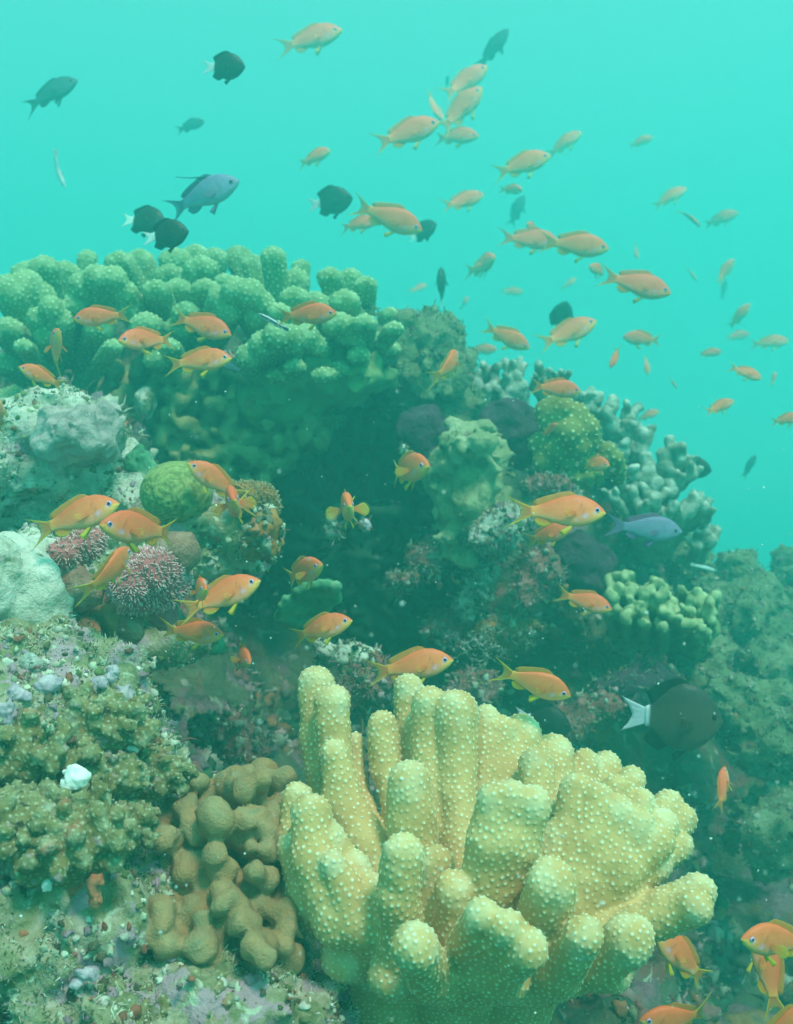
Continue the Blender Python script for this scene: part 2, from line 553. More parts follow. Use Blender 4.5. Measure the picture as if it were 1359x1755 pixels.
def bumps(V, Q, spacing, radius, height, seed=1, lean_up=0.0):
    """knobs spread over a surface: displaced vertices and the tip attribute that colours them"""
    r = np.random.default_rng(seed)
    N = normals(V, Q)
    cand = r.permutation(len(V))[: int(min(len(V), 160000))]
    kept, grid = [], {}
    s2 = spacing * spacing
    cells = np.floor(V[cand] / spacing).astype(int)
    for ci, c in zip(cand, map(tuple, cells)):
        p = V[ci]
        ok = True
        for dx in (-1, 0, 1):
            for dy in (-1, 0, 1):
                for dz in (-1, 0, 1):
                    for q in grid.get((c[0] + dx, c[1] + dy, c[2] + dz), ()):
                        if ((p - V[q]) ** 2).sum() < s2 and N[ci] @ N[q] > .2:
                            ok = False
                            break
                    if not ok:
                        break
                if not ok:
                    break
            if not ok:
                break
        if ok:
            grid.setdefault(c, []).append(ci)
            kept.append(ci)
    kd = kdtree.KDTree(len(kept))
    for i, ci in enumerate(kept):
        kd.insert(V[ci], i)
    kd.balance()
    size = r.uniform(.6, 1.2, len(kept))
    d = np.empty(len(V))
    for i, p in enumerate(V):
        _, j, dist = kd.find(p)
        d[i] = dist / size[j]
    t = np.clip(1 - d / radius, 0, 1)
    t = t * t * (3 - 2 * t)
    V2 = V + N * (t * height)[:, None]
    return V2, np.clip((t - .45) / .4, 0, 1)


def near_ends(chains, V, reach):
    e = [ch[0] for ch in chains]
    kd = kdtree.KDTree(len(e))
    for i, (p, r) in enumerate(e):
        kd.insert(p, i)
    kd.balance()
    t = np.empty(len(V))
    for i, p in enumerate(V):
        _, j, dd = kd.find(p)
        t[i] = 1 - dd / (e[j][1] * reach)
    return t


def coral(name, chains, h, k, mat, label, cat, knobs=None, noise=None, subdiv=0, tipz=None, ells=(), group=None, relax=1, tip_gain=1.0, ends=0.0):
    f = chains_field(chains, h, k, ells)
    if noise:
        f.noise(lambda p: noise[0] * fbm(p, noise[1], 3), max(4 * h, noise[0] * 3))
    V, Q = f.mesh(relax)
    for _ in range(subdiv):
        V, Q = split(V, Q)
    at = {}
    if knobs:
        V, t = bumps(V, Q, *knobs)
        at['tip'] = t * tip_gain
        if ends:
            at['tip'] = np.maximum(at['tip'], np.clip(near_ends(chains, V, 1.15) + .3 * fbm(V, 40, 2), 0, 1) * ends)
    elif tipz:
        t = near_ends(chains, V, tipz[0])
        nn = fbm(V, tipz[1], 3)
        at['tip'] = np.clip(t + .45 * nn, 0, 1) * tipz[2]
    return add_thing(name, V, Q, mat, label, cat, at, group)


# the big pale coral in front
fg = [
    [(543, 1172, 1.18, 30), (545, 1260, 1.17, 33), (560, 1370, 1.15, 36), (640, 1540, 1.10, 46)],
    [(570, 1206, 1.14, 32), (572, 1290, 1.135, 31), (600, 1400, 1.12, 38), (700, 1570, 1.08, 48)],
    [(574, 1290, 1.105, 24), (585, 1370, 1.10, 36), (630, 1450, 1.08, 46), (690, 1560, 1.06, 46)],
    [(608, 1268, 1.16, 16), (610, 1340, 1.15, 19), (640, 1430, 1.12, 28)],
    [(510, 1366, 1.09, 25), (512, 1430, 1.08, 34), (550, 1560, 1.06, 52), (700, 1612, 1.06, 56)],
    [(533, 1396, 1.04, 34), (540, 1470, 1.03, 44), (590, 1570, 1.02, 62), (720, 1612, 1.03, 64)],
    [(500, 1452, 1.06, 24), (530, 1530, 1.05, 42), (620, 1620, 1.04, 50)],
    [(570, 1480, 1.01, 24), (620, 1580, 1.01, 44), (700, 1612, 1.02, 50)],
    [(690, 1462, .975, 35), (682, 1540, .98, 40), (690, 1640, 1.0, 50)],
    [(702, 1338, 1.06, 37), (705, 1400, 1.06, 43), (720, 1520, 1.06, 50), (760, 1620, 1.04, 50)],
    [(700, 1180, 1.18, 28), (705, 1250, 1.17, 30), (735, 1400, 1.14, 36)],
    [(735, 1205, 1.14, 30), (733, 1290, 1.135, 31), (750, 1420, 1.11, 42), (780, 1560, 1.08, 50)],
    [(655, 1245, 1.15, 27), (662, 1320, 1.14, 29), (705, 1440, 1.11, 38), (760, 1580, 1.08, 46)],
    [(782, 1222, 1.13, 38), (783, 1320, 1.12, 36), (790, 1450, 1.09, 40), (800, 1580, 1.06, 52)],
    [(832, 1230, 1.17, 24), (832, 1320, 1.15, 31), (820, 1440, 1.12, 40), (820, 1580, 1.08, 50)],
    [(852, 1258, 1.17, 36), (860, 1340, 1.15, 40), (850, 1480, 1.11, 50), (830, 1600, 1.07, 56)],
    [(895, 1256, 1.18, 32), (880, 1350, 1.15, 40), (860, 1480, 1.11, 50)],
    [(848, 1374, 1.00, 32), (838, 1440, 1.00, 38), (805, 1580, 1.02, 44)],
    [(876, 1366, 1.00, 32), (864, 1440, 1.00, 42), (815, 1590, 1.02, 46)],
    [(910, 1378, 1.00, 34), (888, 1450, 1.005, 42), (825, 1590, 1.02, 50)],
    [(918, 1310, 1.12, 29), (925, 1390, 1.10, 38), (900, 1520, 1.07, 52), (850, 1620, 1.05, 56)],
    [(950, 1290, 1.18, 31), (950, 1400, 1.14, 40), (900, 1540, 1.09, 50)],
    [(1003, 1312, 1.19, 28), (985, 1400, 1.15, 36), (930, 1540, 1.09, 50)],
    [(1040, 1310, 1.20, 24), (1010, 1400, 1.16, 34)],
    [(1083, 1336, 1.18, 24), (1050, 1410, 1.15, 34), (960, 1540, 1.10, 46)],
    [(987, 1352, 1.07, 27), (975, 1430, 1.06, 34), (925, 1570, 1.04, 44)],
    [(1022, 1370, 1.06, 28), (1000, 1440, 1.05, 34), (930, 1570, 1.04, 44)],
    [(1058, 1390, 1.055, 29), (1025, 1460, 1.05, 35), (930, 1580, 1.04, 44)],
    [(1094, 1412, 1.05, 30), (1045, 1475, 1.045, 36), (935, 1585, 1.04, 44)],
    [(1124, 1440, 1.05, 32), (1060, 1495, 1.045, 38), (935, 1590, 1.04, 44)],
    [(1130, 1478, 1.06, 26), (1065, 1520, 1.05, 34), (930, 1600, 1.04, 44)],
    [(1055, 1352, 1.13, 25), (1030, 1430, 1.11, 32), (950, 1550, 1.07, 44)],
    [(1098, 1378, 1.125, 26), (1060, 1450, 1.11, 32), (950, 1560, 1.07, 44)],
    [(1136, 1410, 1.12, 28), (1085, 1470, 1.10, 34), (950, 1570, 1.07, 44)],
    [(1162, 1448, 1.12, 27), (1095, 1490, 1.10, 34), (955, 1575, 1.07, 44)],
    [(1143, 1378, 1.18, 26), (1100, 1450, 1.15, 32), (980, 1560, 1.09, 44)],
    [(1170, 1404, 1.175, 24), (1110, 1470, 1.15, 30)],
    [(945, 1514, .97, 43), (930, 1585, .99, 48), (870, 1670, 1.02, 54)],
    [(1196, 1528, 1.03, 32), (1140, 1552, 1.035, 33), (1040, 1585, 1.05, 36), (900, 1650, 1.06, 50)],
    [(1190, 1556, 1.00, 33), (1140, 1570, 1.015, 34), (1040, 1600, 1.03, 38), (900, 1660, 1.04, 50)],
    [(826, 1568, .935, 32), (800, 1640, .98, 44), (790, 1690, 1.02, 50)],
    [(868, 1590, .925, 32), (825, 1650, .98, 44), (800, 1690, 1.02, 50)],
    [(908, 1625, .92, 34), (850, 1670, .98, 44), (810, 1690, 1.02, 50)],
    [(1000, 1606, .95, 34), (960, 1660, .99, 42), (880, 1690, 1.04, 50)],
    [(1078, 1610, .985, 44), (1030, 1650, 1.01, 44), (900, 1690, 1.05, 48)],
    [(712, 1622, .92, 40), (735, 1670, .97, 44), (780, 1690, 1.03, 50)],
    [(604, 1490, 1.035, 34), (640, 1580, 1.03, 50), (720, 1640, 1.05, 56)],
    [(645, 1530, 1.02, 32), (670, 1600, 1.02, 46), (740, 1650, 1.05, 50)],
    [(560, 1440, 1.04, 34), (590, 1530, 1.04, 50)],
    [(745, 1480, 1.03, 32), (755, 1570, 1.03, 44), (780, 1650, 1.05, 50)],
    [(955, 1440, 1.06, 32), (925, 1540, 1.05, 44), (860, 1630, 1.05, 50)],
    [(778, 1526, 1.00, 33), (780, 1600, 1.01, 42), (790, 1680, 1.03, 50)],
    [(630, 1590, 1.07, 58), (780, 1630, 1.09, 62), (960, 1630, 1.08, 50), (1060, 1620, 1.08, 38)],
    [(780, 1650, 1.12, 60), (760, 1820, 1.20, 80)], [(640, 1640, 1.12, 56), (700, 1820, 1.20, 70)], [(920, 1650, 1.12, 56), (840, 1820, 1.20, 70)],
    [(590, 1640, 1.04, 40), (660, 1640, 1.07, 50), (780, 1650, 1.12, 52)],
    [(668, 1674, 1.00, 38), (720, 1670, 1.05, 46), (790, 1660, 1.12, 52)],
    [(872, 1678, .985, 36), (850, 1670, 1.04, 46), (800, 1660, 1.12, 52)],
    [(962, 1676, 1.00, 36), (920, 1665, 1.05, 46), (820, 1650, 1.12, 52)],
    [(1050, 1664, 1.03, 36), (980, 1655, 1.07, 44), (840, 1650, 1.12, 52)],
]
fg = [[(a, b, 1.06 + (c_ - 1.06) * 1.25, r * (1.0 if j == 0 else .92 if j == 1 else .84)) for j, (a, b, c_, r) in enumerate(ch)] for ch in fg]
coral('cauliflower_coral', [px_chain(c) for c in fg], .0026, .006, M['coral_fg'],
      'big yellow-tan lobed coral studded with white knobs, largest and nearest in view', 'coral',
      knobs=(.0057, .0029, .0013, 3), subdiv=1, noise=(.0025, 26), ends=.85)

# the wide colony on top of the reef
mound_tips = [  # px, py, Y, r px
    (150, 437, 2.35, 17), (205, 445, 2.40, 26), (240, 440, 2.45, 24), (300, 440, 2.50, 28), (335, 432, 2.45, 24), (368, 438, 2.45, 24), (408, 434, 2.45, 24),
    (468, 434, 2.40, 22), (438, 450, 2.38, 24), (516, 452, 2.42, 16), (505, 476, 2.36, 26), (530, 470, 2.38, 26), (565, 470, 2.38, 22), (600, 470, 2.38, 20),
    (627, 484, 2.35, 20), (45, 462, 2.30, 26), (75, 452, 2.32, 26), (112, 462, 2.30, 26), (90, 460, 2.3, 24), (18, 500, 2.15, 34), (45, 492, 2.18, 34),
    (70, 510, 2.20, 30), (128, 520, 2.05, 22), (140, 490, 2.04, 26), (165, 476, 2.03, 26), (195, 478, 2.03, 26), (215, 500, 2.05, 22), (218, 530, 2.08, 22),
    (100, 480, 2.25, 26), (290, 468, 2.25, 28), (268, 492, 2.15, 24), (305, 490, 2.12, 24), (322, 500, 2.08, 28), (318, 530, 2.1, 24), (352, 490, 2.15, 24),
    (385, 455, 2.30, 24), (345, 455, 2.32, 30), (385, 478, 2.12, 18), (378, 510, 2.02, 24), (402, 496, 1.99, 26), (428, 502, 1.98, 28), (450, 520, 2.0, 24),
    (395, 530, 2.02, 26), (440, 540, 2.02, 24), (470, 510, 2.12, 24), (480, 530, 2.08, 20), (540, 515, 2.20, 28), (505, 505, 2.22, 26), (560, 520, 2.14, 26),
    (590, 510, 2.16, 26), (612, 522, 2.12, 26), (625, 550, 2.1, 22), (645, 545, 2.14, 20), (668, 535, 2.25, 16), (650, 520, 2.25, 18), (580, 550, 2.08, 28),
    (65, 545, 2.05, 22), (88, 528, 2.02, 24), (105, 550, 2.04, 24), (80, 575, 2.06, 22), (12, 560, 2.08, 30), (40, 590, 2.08, 18), (10, 620, 2.1, 26),
    (450, 590, 1.97, 26), (475, 575, 1.95, 28), (500, 580, 1.96, 26), (525, 575, 2.0, 24), (540, 590, 2.02, 20), (425, 610, 1.99, 24), (290, 590, 2.0, 20),
    (270, 612, 1.99, 24), (195, 590, 2.02, 18), (185, 610, 2.04, 14), (300, 560, 2.1, 26), (250, 550, 2.12, 28), (345, 565, 2.1, 28), (560, 600, 2.05, 24),
    (170, 560, 2.12, 26), (600, 575, 2.06, 22), (675, 560, 2.2, 18), (640, 580, 2.14, 22), (615, 605, 2.1, 20), (580, 630, 2.08, 20), (550, 640, 2.06, 18), (670, 595, 2.2, 18), (505, 625, 2.04, 20),
    (475, 640, 2.02, 18),
]
hubs = [(120, 700, 2.45), (330, 660, 2.5), (500, 680, 2.45), (620, 640, 2.5)]
mound = []
PLATES = [(120, 470, 222, 535), (370, 490, 455, 545), (420, 570, 545, 615), (0, 488, 80, 515), (60, 525, 110, 580)]
kept = []
for (a, b, c, r) in mound_tips:
    plate = any(x0 <= a <= x1 and y0 <= b <= y1 for x0, y0, x1, y1 in PLATES)
    if not plate and any(math.hypot((a - q[0]) * .72, b - q[1]) < 23 for q in kept):
        continue
    kept.append((a, b, c + (0 if plate else (.06, -.05, .0, -.09)[len(kept) % 4]), r * (1.0 if plate else 1.08)))
for i, (a, b, c, r) in enumerate(kept):
    H = hubs[0] if a < 200 else hubs[1] if a < 400 else hubs[2] if a < 540 else hubs[3]
    r *= .9
    t = .5
    m = (a + (H[0] - a) * t, b + (H[1] - b) * t, c + (H[2] - c) * t)
    if any(x0 <= a <= x1 and y0 <= b <= y1 for x0, y0, x1, y1 in PLATES):
        mound.append(px_chain([(a, b, c, r), (*m, r * .85), (*H, 30)]))
    else:
        for sg in (-1, 0, 1):
            mound.append(px_chain([(a + sg * r * .46, b + abs(sg) * .22 * r, c, r * .62), (m[0] + sg * r * .26, m[1], m[2], r * .56), (*H, 28)]))
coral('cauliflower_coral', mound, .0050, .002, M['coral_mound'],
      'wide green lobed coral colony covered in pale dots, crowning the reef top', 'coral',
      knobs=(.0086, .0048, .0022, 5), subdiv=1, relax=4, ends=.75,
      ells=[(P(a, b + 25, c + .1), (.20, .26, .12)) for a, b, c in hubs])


def knob_chains(c, n, R_, r, spread, seed, up=.6, flat=1.0, Lv=(.8, 1.15)):
    """stubby fingers radiating from a centre: metres"""
    rr = np.random.default_rng(seed)
    c = np.array(c, float)
    out = []
    i = 0
    while len(out) < n:
        z = 1 - (i + .5) / n * (1 + .75 * (1 - up))
        i += 1
        if i > 4 * n:
            break
        a = i * 2.39996 + rr.uniform(-.25, .25)
        z = max(-1, z)
        s = math.sqrt(max(0, 1 - z * z))
        d = np.array((s * math.cos(a), s * math.sin(a), z * flat)) * np.array(spread)
        L = R_ * rr.uniform(*Lv)
        q = r * rr.uniform(.8, 1.2)
        tip = c + d * L
        out.append([(tip, q), (c + d * L * .5 + rr.normal(size=3) * r * .2, q * 1.05), (c, q * 1.3)])
    return out


def lump(name, c, r, h, mat, label, cat, noise=(.02, 14, 4), extra=(), k=.03, ridged=False, group=None, relax=1, attrs=None, parts=None):
    """a rough rounded mass: ellipsoids joined, then eroded by noise"""
    f = chains_field([], h, k, [(np.array(c), np.array(r))] + [(np.array(a), np.array(b)) for a, b in extra])
    f.noise(lambda p: noise[0] * (fbm(p, noise[1], noise[2], ridged=ridged)), noise[0] * 3 + 3 * h)
    V, Q = f.mesh(relax)
    return add_thing(name, V, Q, mat, label, cat, attrs, group)


def pe(px, py, Y, rx, rz, ry):
    return P(px, py, Y), np.array((rx / F * Y, ry, rz / F * Y))


# ---- left side rocks
c, r = pe(60, 800, 1.62, 150, 110, .16)
lump('coral_rock', c, r, .006, M['pale_rock'], 'pale lumpy rock mound under the wide green coral colony, dusted with turf', 'rock', (.022, 16, 5),
     [pe(110, 745, 1.60, 90, 62, .12), pe(160, 850, 1.66, 110, 80, .14), pe(20, 760, 1.66, 60, 60, .1), pe(95, 715, 1.62, 45, 40, .08), pe(205, 830, 1.72, 60, 60, .1)])
c, r = pe(135, 745, 1.47, 55, 45, .07)
lump('lobed_coral', c, r, .004, M['pink_lump'], 'smooth pinkish-white lump coral on top of the pale rock mound', 'coral', (.018, 26, 5),
     [pe(165, 730, 1.5, 32, 34, .05), pe(105, 770, 1.47, 30, 25, .05)])
c, r = pe(20, 1000, 1.22, 85, 70, .12)
lump('coral_rock', c, r, .0045, M['white_rock'], 'whitish boulder with a flat bright top beside the pink soft corals', 'rock', (.018, 18, 5),
     [pe(70, 1040, 1.24, 60, 55, .1), pe(10, 960, 1.25, 60, 40, .08), pe(60, 1000, 1.22, 40, 45, .06)])
c, r = pe(70, 1210, 1.12, 160, 110, .14)
lump('crusted_rock', c, r, .0045, M['crust_rock'], 'rock crusted with mauve nodules and turf under the whitish boulder', 'rock', (.022, 22, 5),
     [pe(150, 1180, 1.15, 80, 60, .1), pe(200, 1260, 1.15, 55, 60, .1), pe(20, 1110, 1.15, 90, 50, .1), pe(240, 1330, 1.15, 50, 70, .1), pe(100, 1150, 1.16, 80, 60, .08)])
c, r = pe(90, 1560, 1.04, 190, 170, .14)
lump('crusted_rock', c, r, .0045, M['crust_rock'], 'mottled brown and pink rock at the foot of the brown knobbly coral', 'rock', (.026, 20, 5),
     [pe(300, 1700, 1.02, 230, 75, .12), pe(60, 1420, 1.06, 120, 110, .12), pe(150, 1740, .98, 260, 60, .1), pe(460, 1740, 1.05, 130, 70, .1)])

olive = [((40, 1285, .99), .060, 'olive coral clump with pale specks below the two big mauve nodules'),
         ((150, 1245, 1.02), .052, 'olive coral clump topped with white specks beside the rock crest'),
         ((95, 1440, .93), .062, 'olive coral clump just below the white sponge'),
         ((25, 1420, .92), .050, 'olive coral clump at the picture edge below the white sponge level'),
         ((235, 1330, 1.06), .045, 'pinkish olive coral clump on the rock ledge above the brown coral'),
         ((185, 1420, .99), .040, 'small olive coral clump between white sponge and brown coral'),
         ((40, 1560, .95), .045, 'dull olive coral clump on the mottled rock'),
         ((190, 1590, 1.0), .042, 'dark smooth olive coral clump touching the brown coral'),
         ((330, 1745, .95), .060, 'bright speckled coral clump at the bottom edge below the brown coral'),
         ((160, 1750, .93), .050, 'pale speckled coral clump at the bottom edge near the corner'),
         ((190, 1330, 1.0), .030, 'tiny olive coral clump on the sunny side of the white sponge')]
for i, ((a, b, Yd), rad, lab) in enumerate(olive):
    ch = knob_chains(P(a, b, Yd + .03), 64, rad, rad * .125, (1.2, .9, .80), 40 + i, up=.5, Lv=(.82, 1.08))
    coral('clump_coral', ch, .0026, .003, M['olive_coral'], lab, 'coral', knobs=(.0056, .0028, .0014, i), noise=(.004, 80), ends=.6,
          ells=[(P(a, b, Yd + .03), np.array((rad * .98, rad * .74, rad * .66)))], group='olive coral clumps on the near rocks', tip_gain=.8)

# nodules, sponges on the near rocks
nod = [((25, 1192, 1.00), (.014, .012, .012), 'mauve', 'larger round mauve nodule at the picture edge on crusted rock'),
       ((8, 1222, .99), (.018, .014, .014), 'mauve', 'mauve nodule half cut by the picture edge, below its round neighbour'),
       ((80, 1172, 1.02), (.016, .012, .012), 'mauve', 'knobbly white and mauve nodule behind the round ones'),
       ((168, 1172, 1.05), (.010, .009, .010), 'mauve', 'small mauve nodule on the upper rim of the crusted rock'),
       ((192, 1157, 1.06), (.009, .008, .011), 'mauve', 'small mauve knob highest on the crusted rock rim'),
       ((213, 1195, 1.06), (.012, .009, .009), 'mauve', 'pinkish knob jutting from the crusted rock rim over the dark hollow'),
       ((212, 1247, 1.05), (.009, .008, .009), 'mauve', 'rounded mauve knob low on the crusted rock rim'),
       ((100, 1680, .92), (.012, .010, .010), 'mauve', 'mauve nodule low on the mottled rock near the bottom corner'),
       ((150, 1668, .92), (.011, .010, .009), 'mauve', 'mauve and white nodule low on the mottled rock, inward of its twin'),
       ((60, 1140, 1.04), (.011, .010, .011), 'white_crust', 'fuzzy pale cream tuft on the crusted rock above the mauve nodules'),
       ((130, 1333, .965), (.0115, .008, .0115), 'white', 'bright white sponge lump in a dark hollow among olive corals'),
       ((228, 1281, 1.05), (.006, .006, .006), 'white', 'little white ball sponge at the ledge end of the crusted rock'),
       ((80, 1517, .925), (.005, .004, .005), 'white', 'little white speck sponge on the mottled rock'),
       ((160, 1535, .93), (.005, .005, .013), 'orange_sponge', 'thin red-orange sponge finger on the mottled rock'),
       ((120, 1500, .945), (.009, .006, .011), 'orange_sponge', 'dull orange sponge patch above the red finger sponge'),
       ((55, 1605, .93), (.010, .006, .012), 'orange_sponge', 'coral-red sponge patch low on the mottled rock'),
       ((140, 1018, 1.27), (.012, .010, .026), 'orange_sponge', 'upright salmon tube sponge beside the whitish boulder'),
       ((141, 1078, 1.25), (.019, .012, .016), 'orange_sponge', 'hooked salmon sponge below the upright tube sponge'),
       ((165, 1040, 1.285), (.062, .025, .040), 'salmon_crust', 'broad dusky orange sponge sheet around and below the pink soft corals'),
       ((275, 1060, 1.30), (.018, .015, .020), 'pink_soft', 'dark red knob hanging under the large pink soft coral'),
       ((240, 795, 1.62), (.022, .018, .022), 'green_plate', 'small fuzzy green tuft between rock mound and brain coral')]
for i, ((a, b, Yd), rad, mt, lab) in enumerate(nod):
    c = P(a, b, Yd)
    rad = tuple(np.array(rad) * (.78 if mt == 'mauve' else 1.0))
    s = max(rad)
    e2 = [(c + np.random.default_rng(i).normal(size=3) * s * .5, np.array(rad) * .6), (c + np.random.default_rng(i + 90).normal(size=3) * s * .5, np.array(rad) * .55)]
    lump('nodule' if mt in ('mauve', 'white_crust') else 'sponge' if mt != 'pink_soft' and mt != 'green_plate' else 'soft_coral', c, rad, max(.0011, s / 14), M[mt],
         lab, 'nodule' if mt in ('mauve', 'white_crust') else 'sponge' if mt not in ('pink_soft', 'green_plate') else 'soft coral',
         (s * (.40 if mt == 'white' else .5), .7 / s, 5), e2, k=s * .3)

# brown knobbly coral
bk = [(450, 1332, 1.16, 34), (488, 1336, 1.16, 28), (400, 1345, 1.12, 38), (345, 1352, 1.15, 24), (368, 1400, 1.06, 40), (352, 1412, 1.07, 30), (300, 1400, 1.09, 36),
      (318, 1385, 1.10, 28), (437, 1408, 1.08, 34), (415, 1440, 1.06, 24), (455, 1425, 1.09, 26), (470, 1395, 1.1, 26), (310, 1455, 1.07, 34), (365, 1465, 1.05, 26),
      (380, 1490, 1.04, 32), (440, 1490, 1.05, 20), (462, 1512, 1.05, 20), (350, 1530, 1.05, 30), (290, 1545, 1.03, 34), (275, 1560, 1.02, 26), (270, 1480, 1.07, 36),
      (482, 1530, 1.07, 22), (405, 1555, 1.03, 28), (425, 1535, 1.05, 28), (415, 1610, 1.01, 28), (410, 1585, 1.01, 26), (335, 1560, 1.02, 34), (300, 1590, 1.0, 36),
      (340, 1620, 1.0, 34), (372, 1600, 1.01, 30), (460, 1600, 1.02, 24), (455, 1620, 1.01, 24), (240, 1565, 1.04, 24), (490, 1590, 1.05, 22), (335, 1475, 1.08, 28),
      (480, 1470, 1.1, 26), (500, 1560, 1.09, 26), (390, 1420, 1.1, 30), (330, 1500, 1.05, 22), (255, 1440, 1.1, 28), (500, 1640, 1.04, 30), (380, 1650, 1.0, 28), (265, 1520, 1.04, 28), (250, 1600, 1.0, 26), (285, 1625, .99, 28), (320, 1440, 1.06, 24), (285, 1430, 1.09, 26),
      (262, 1400, 1.1, 24), (330, 1650, .99, 26), (430, 1580, 1.02, 24), (440, 1650, 1.01, 26), (395, 1520, 1.04, 20), (470, 1560, 1.05, 22), (420, 1360, 1.12, 28), (470, 1360, 1.14, 24)]
rr = np.random.default_rng(61)
bk2 = list(bk)
for _ in range(70):
    a, b = rr.uniform(245, 505), rr.uniform(1325, 1650)
    if a > 290 + (1400 - b) * .3 or b > 1420:
        bk2.append((a, b, 1.125 - (b - 1330) * .00045 + rr.uniform(-.015, .01), rr.uniform(16, 26)))
coral('knobbly_coral', [px_chain([(a, b, c, r), (a + (400 - a) * .25, b + (1540 - b) * .2, c + .05, r * .72), (400, 1540, 1.24, 30)]) for a, b, c, r in [(q[0], q[1], q[2] + (.02, -.02, 0)[k % 3], q[3] * .86) for k, q in enumerate(bk2)]], .003, .005,
      M['brown_coral'], 'smooth brown knobbly coral packed with rounded lobes, beside the big yellow-tan coral', 'coral', noise=(.004, 45), tipz=(1.5, 40, .6),
      ells=[pe(385, 1500, 1.17, 125, 140, .07)])

# brain coral, soft corals, bushes on the left mid rocks
c, r = pe(303, 845, 1.48, 62, 55, .055)
f = chains_field([], .0032, .01, [(c, r)])
V, Q = f.mesh(1)
n1 = np.abs(perlin(V * 105 + 3 * perlin(V * 30)[:, None]))
gr = np.clip(1 - n1 * 3.2, 0, 1)
V = V + normals(V, Q) * (-.0022 * gr)[:, None]
add_thing('brain_coral', V, Q, M['brain'], 'round bright green brain coral with winding ridges', 'coral', {'tip': np.clip(1 - gr * 1.4, 0, 1)})
c, r = pe(300, 935, 1.55, 120, 70, .10)
lump('reef_ledge_rock', c, r, .006, M['crust_rock'], 'mottled ledge rock carrying the brain coral and the rust crust', 'rock', (.022, 18, 5),
     [pe(420, 920, 1.52, 50, 55, .06), pe(330, 890, 1.6, 100, 50, .08), pe(180, 1010, 1.45, 110, 60, .1), pe(250, 1100, 1.5, 100, 40, .1)])


def spiky(name, lobes, mat, label, cat, n, length, rad, base_col, tip_col, seed, h=.004):
    """soft coral: lobes and a coat of fine polyps as one part"""
    ells = [pe(*l) for l in lobes]
    f = chains_field([], h, .008, ells)
    f.noise(lambda p: .006 * fbm(p, 40, 2), .03)
    V, Q = f.mesh(1)
    o = add_thing(name, V, Q, mat, label, cat)
    N = normals(V, Q)
    r = np.random.default_rng(seed)
    pick = r.choice(len(V), min(n, len(V)), replace=len(V) < n)
    d = N[pick] + r.normal(size=(len(pick), 3)) * .38
    d /= np.linalg.norm(d, axis=1)[:, None]
    L = length * r.uniform(.6, 1.25, len(pick))
    u = np.cross(d, r.normal(size=d.shape))
    u /= np.linalg.norm(u, axis=1)[:, None]
    w = np.cross(d, u)
    b = V[pick] - N[pick] * rad
    ring = [u * math.cos(t) + w * math.sin(t) for t in (0, 2.094, 4.189)]
    mid = [b + d * (L * .75)[:, None] + q * rad for q in ring]
    bot = [b + q * rad * 1.1 for q in ring]
    top = b + d * L[:, None]
    PV = np.stack(bot + mid + [top], 1).reshape(-1, 3)
    k = np.arange(len(pick))[:, None] * 7
    tri = np.array([(0, 1, 4), (0, 4, 3), (1, 2, 5), (1, 5, 4), (2, 0, 3), (2, 3, 5), (3, 4, 6), (4, 5, 6), (5, 3, 6)])
    PQ = (k[:, :, None] + tri[None]).reshape(-1, 3)
    tipc, basc = np.array(tip_col), np.array(base_col)
    colr = np.stack([basc] * 3 + [tipc * .85] * 3 + [tipc], 0)
    PC = np.tile(colr, (len(pick), 1)) * np.repeat(r.uniform(.7, 1.2, len(pick)), 7)[:, None]
    add_thing('polyps', PV, PQ, M['polyp'], None, None, {'Col': PC}, kind='stuff', parent=o)
    return o


spiky('soft_coral', [(265, 975, 1.26, 42, 38, .035), (225, 1000, 1.25, 40, 38, .035), (285, 1000, 1.28, 34, 34, .03), (240, 1025, 1.27, 42, 26, .03), (305, 985, 1.3, 20, 22, .02)],
      M['pink_soft'], 'large pink soft coral bristling with whitish polyps in the middle of the near rocks', 'soft coral', 3400, .0066, .0009, (.58, .16, .18), (.85, .58, .58), 3)
spiky('soft_coral', [(110, 950, 1.24, 34, 28, .03), (150, 930, 1.26, 28, 24, .025), (85, 975, 1.27, 26, 22, .025)],
      M['pink_soft'], 'smaller dusky pink soft coral under the orange fish at the whitish boulder', 'soft coral', 2000, .0066, .0009, (.52, .18, .17), (.80, .56, .52), 4)
spiky('bushy_coral', [(440, 852, 1.46, 30, 26, .03), (415, 845, 1.46, 22, 20, .02), (460, 865, 1.47, 18, 18, .02)],
      M['rust'], 'bushy russet coral with fine pale tips next to the brain coral', 'coral', 1100, .006, .0008, (.20, .08, .03), (.50, .40, .22), 5)
c, r = pe(455, 912, 1.44, 24, 38, .025)
lump('encrusting_sponge', c, r, .0035, M['rust'], 'rust-orange crust sponge hanging at the ledge end below the russet bush', 'sponge', (.010, 45, 4), [pe(440, 930, 1.45, 20, 30, .02)])
c, r = pe(200, 1045, 1.30, 46, 26, .03)
lump('leather_coral', c, r, .004, M['tan_soft'], 'tan fuzzy leather coral with blunt lobes below the large pink soft coral', 'soft coral', (.012, 34, 4),
     [pe(170, 1040, 1.3, 18, 16, .02), pe(215, 1070, 1.3, 20, 22, .02), pe(235, 1040, 1.3, 20, 15, .02)])
coral('finger_coral', [px_chain([(a, b, Yd, r_), (a + 6, b + 26, Yd + .03, r_)]) for a, b, Yd, r_ in
      [(30, 705, 1.56, 12), (48, 700, 1.57, 12), (62, 712, 1.55, 13), (20, 722, 1.55, 12), (45, 728, 1.54, 13), (75, 735, 1.53, 12), (85, 728, 1.54, 11),
       (60, 740, 1.53, 12), (92, 745, 1.53, 10), (12, 705, 1.58, 12)]], .0035, .006, M['olive_coral'],
      'little cream finger coral tuft on the pale rock mound', 'coral', tipz=(1.3, 60, .8), noise=(.004, 60))

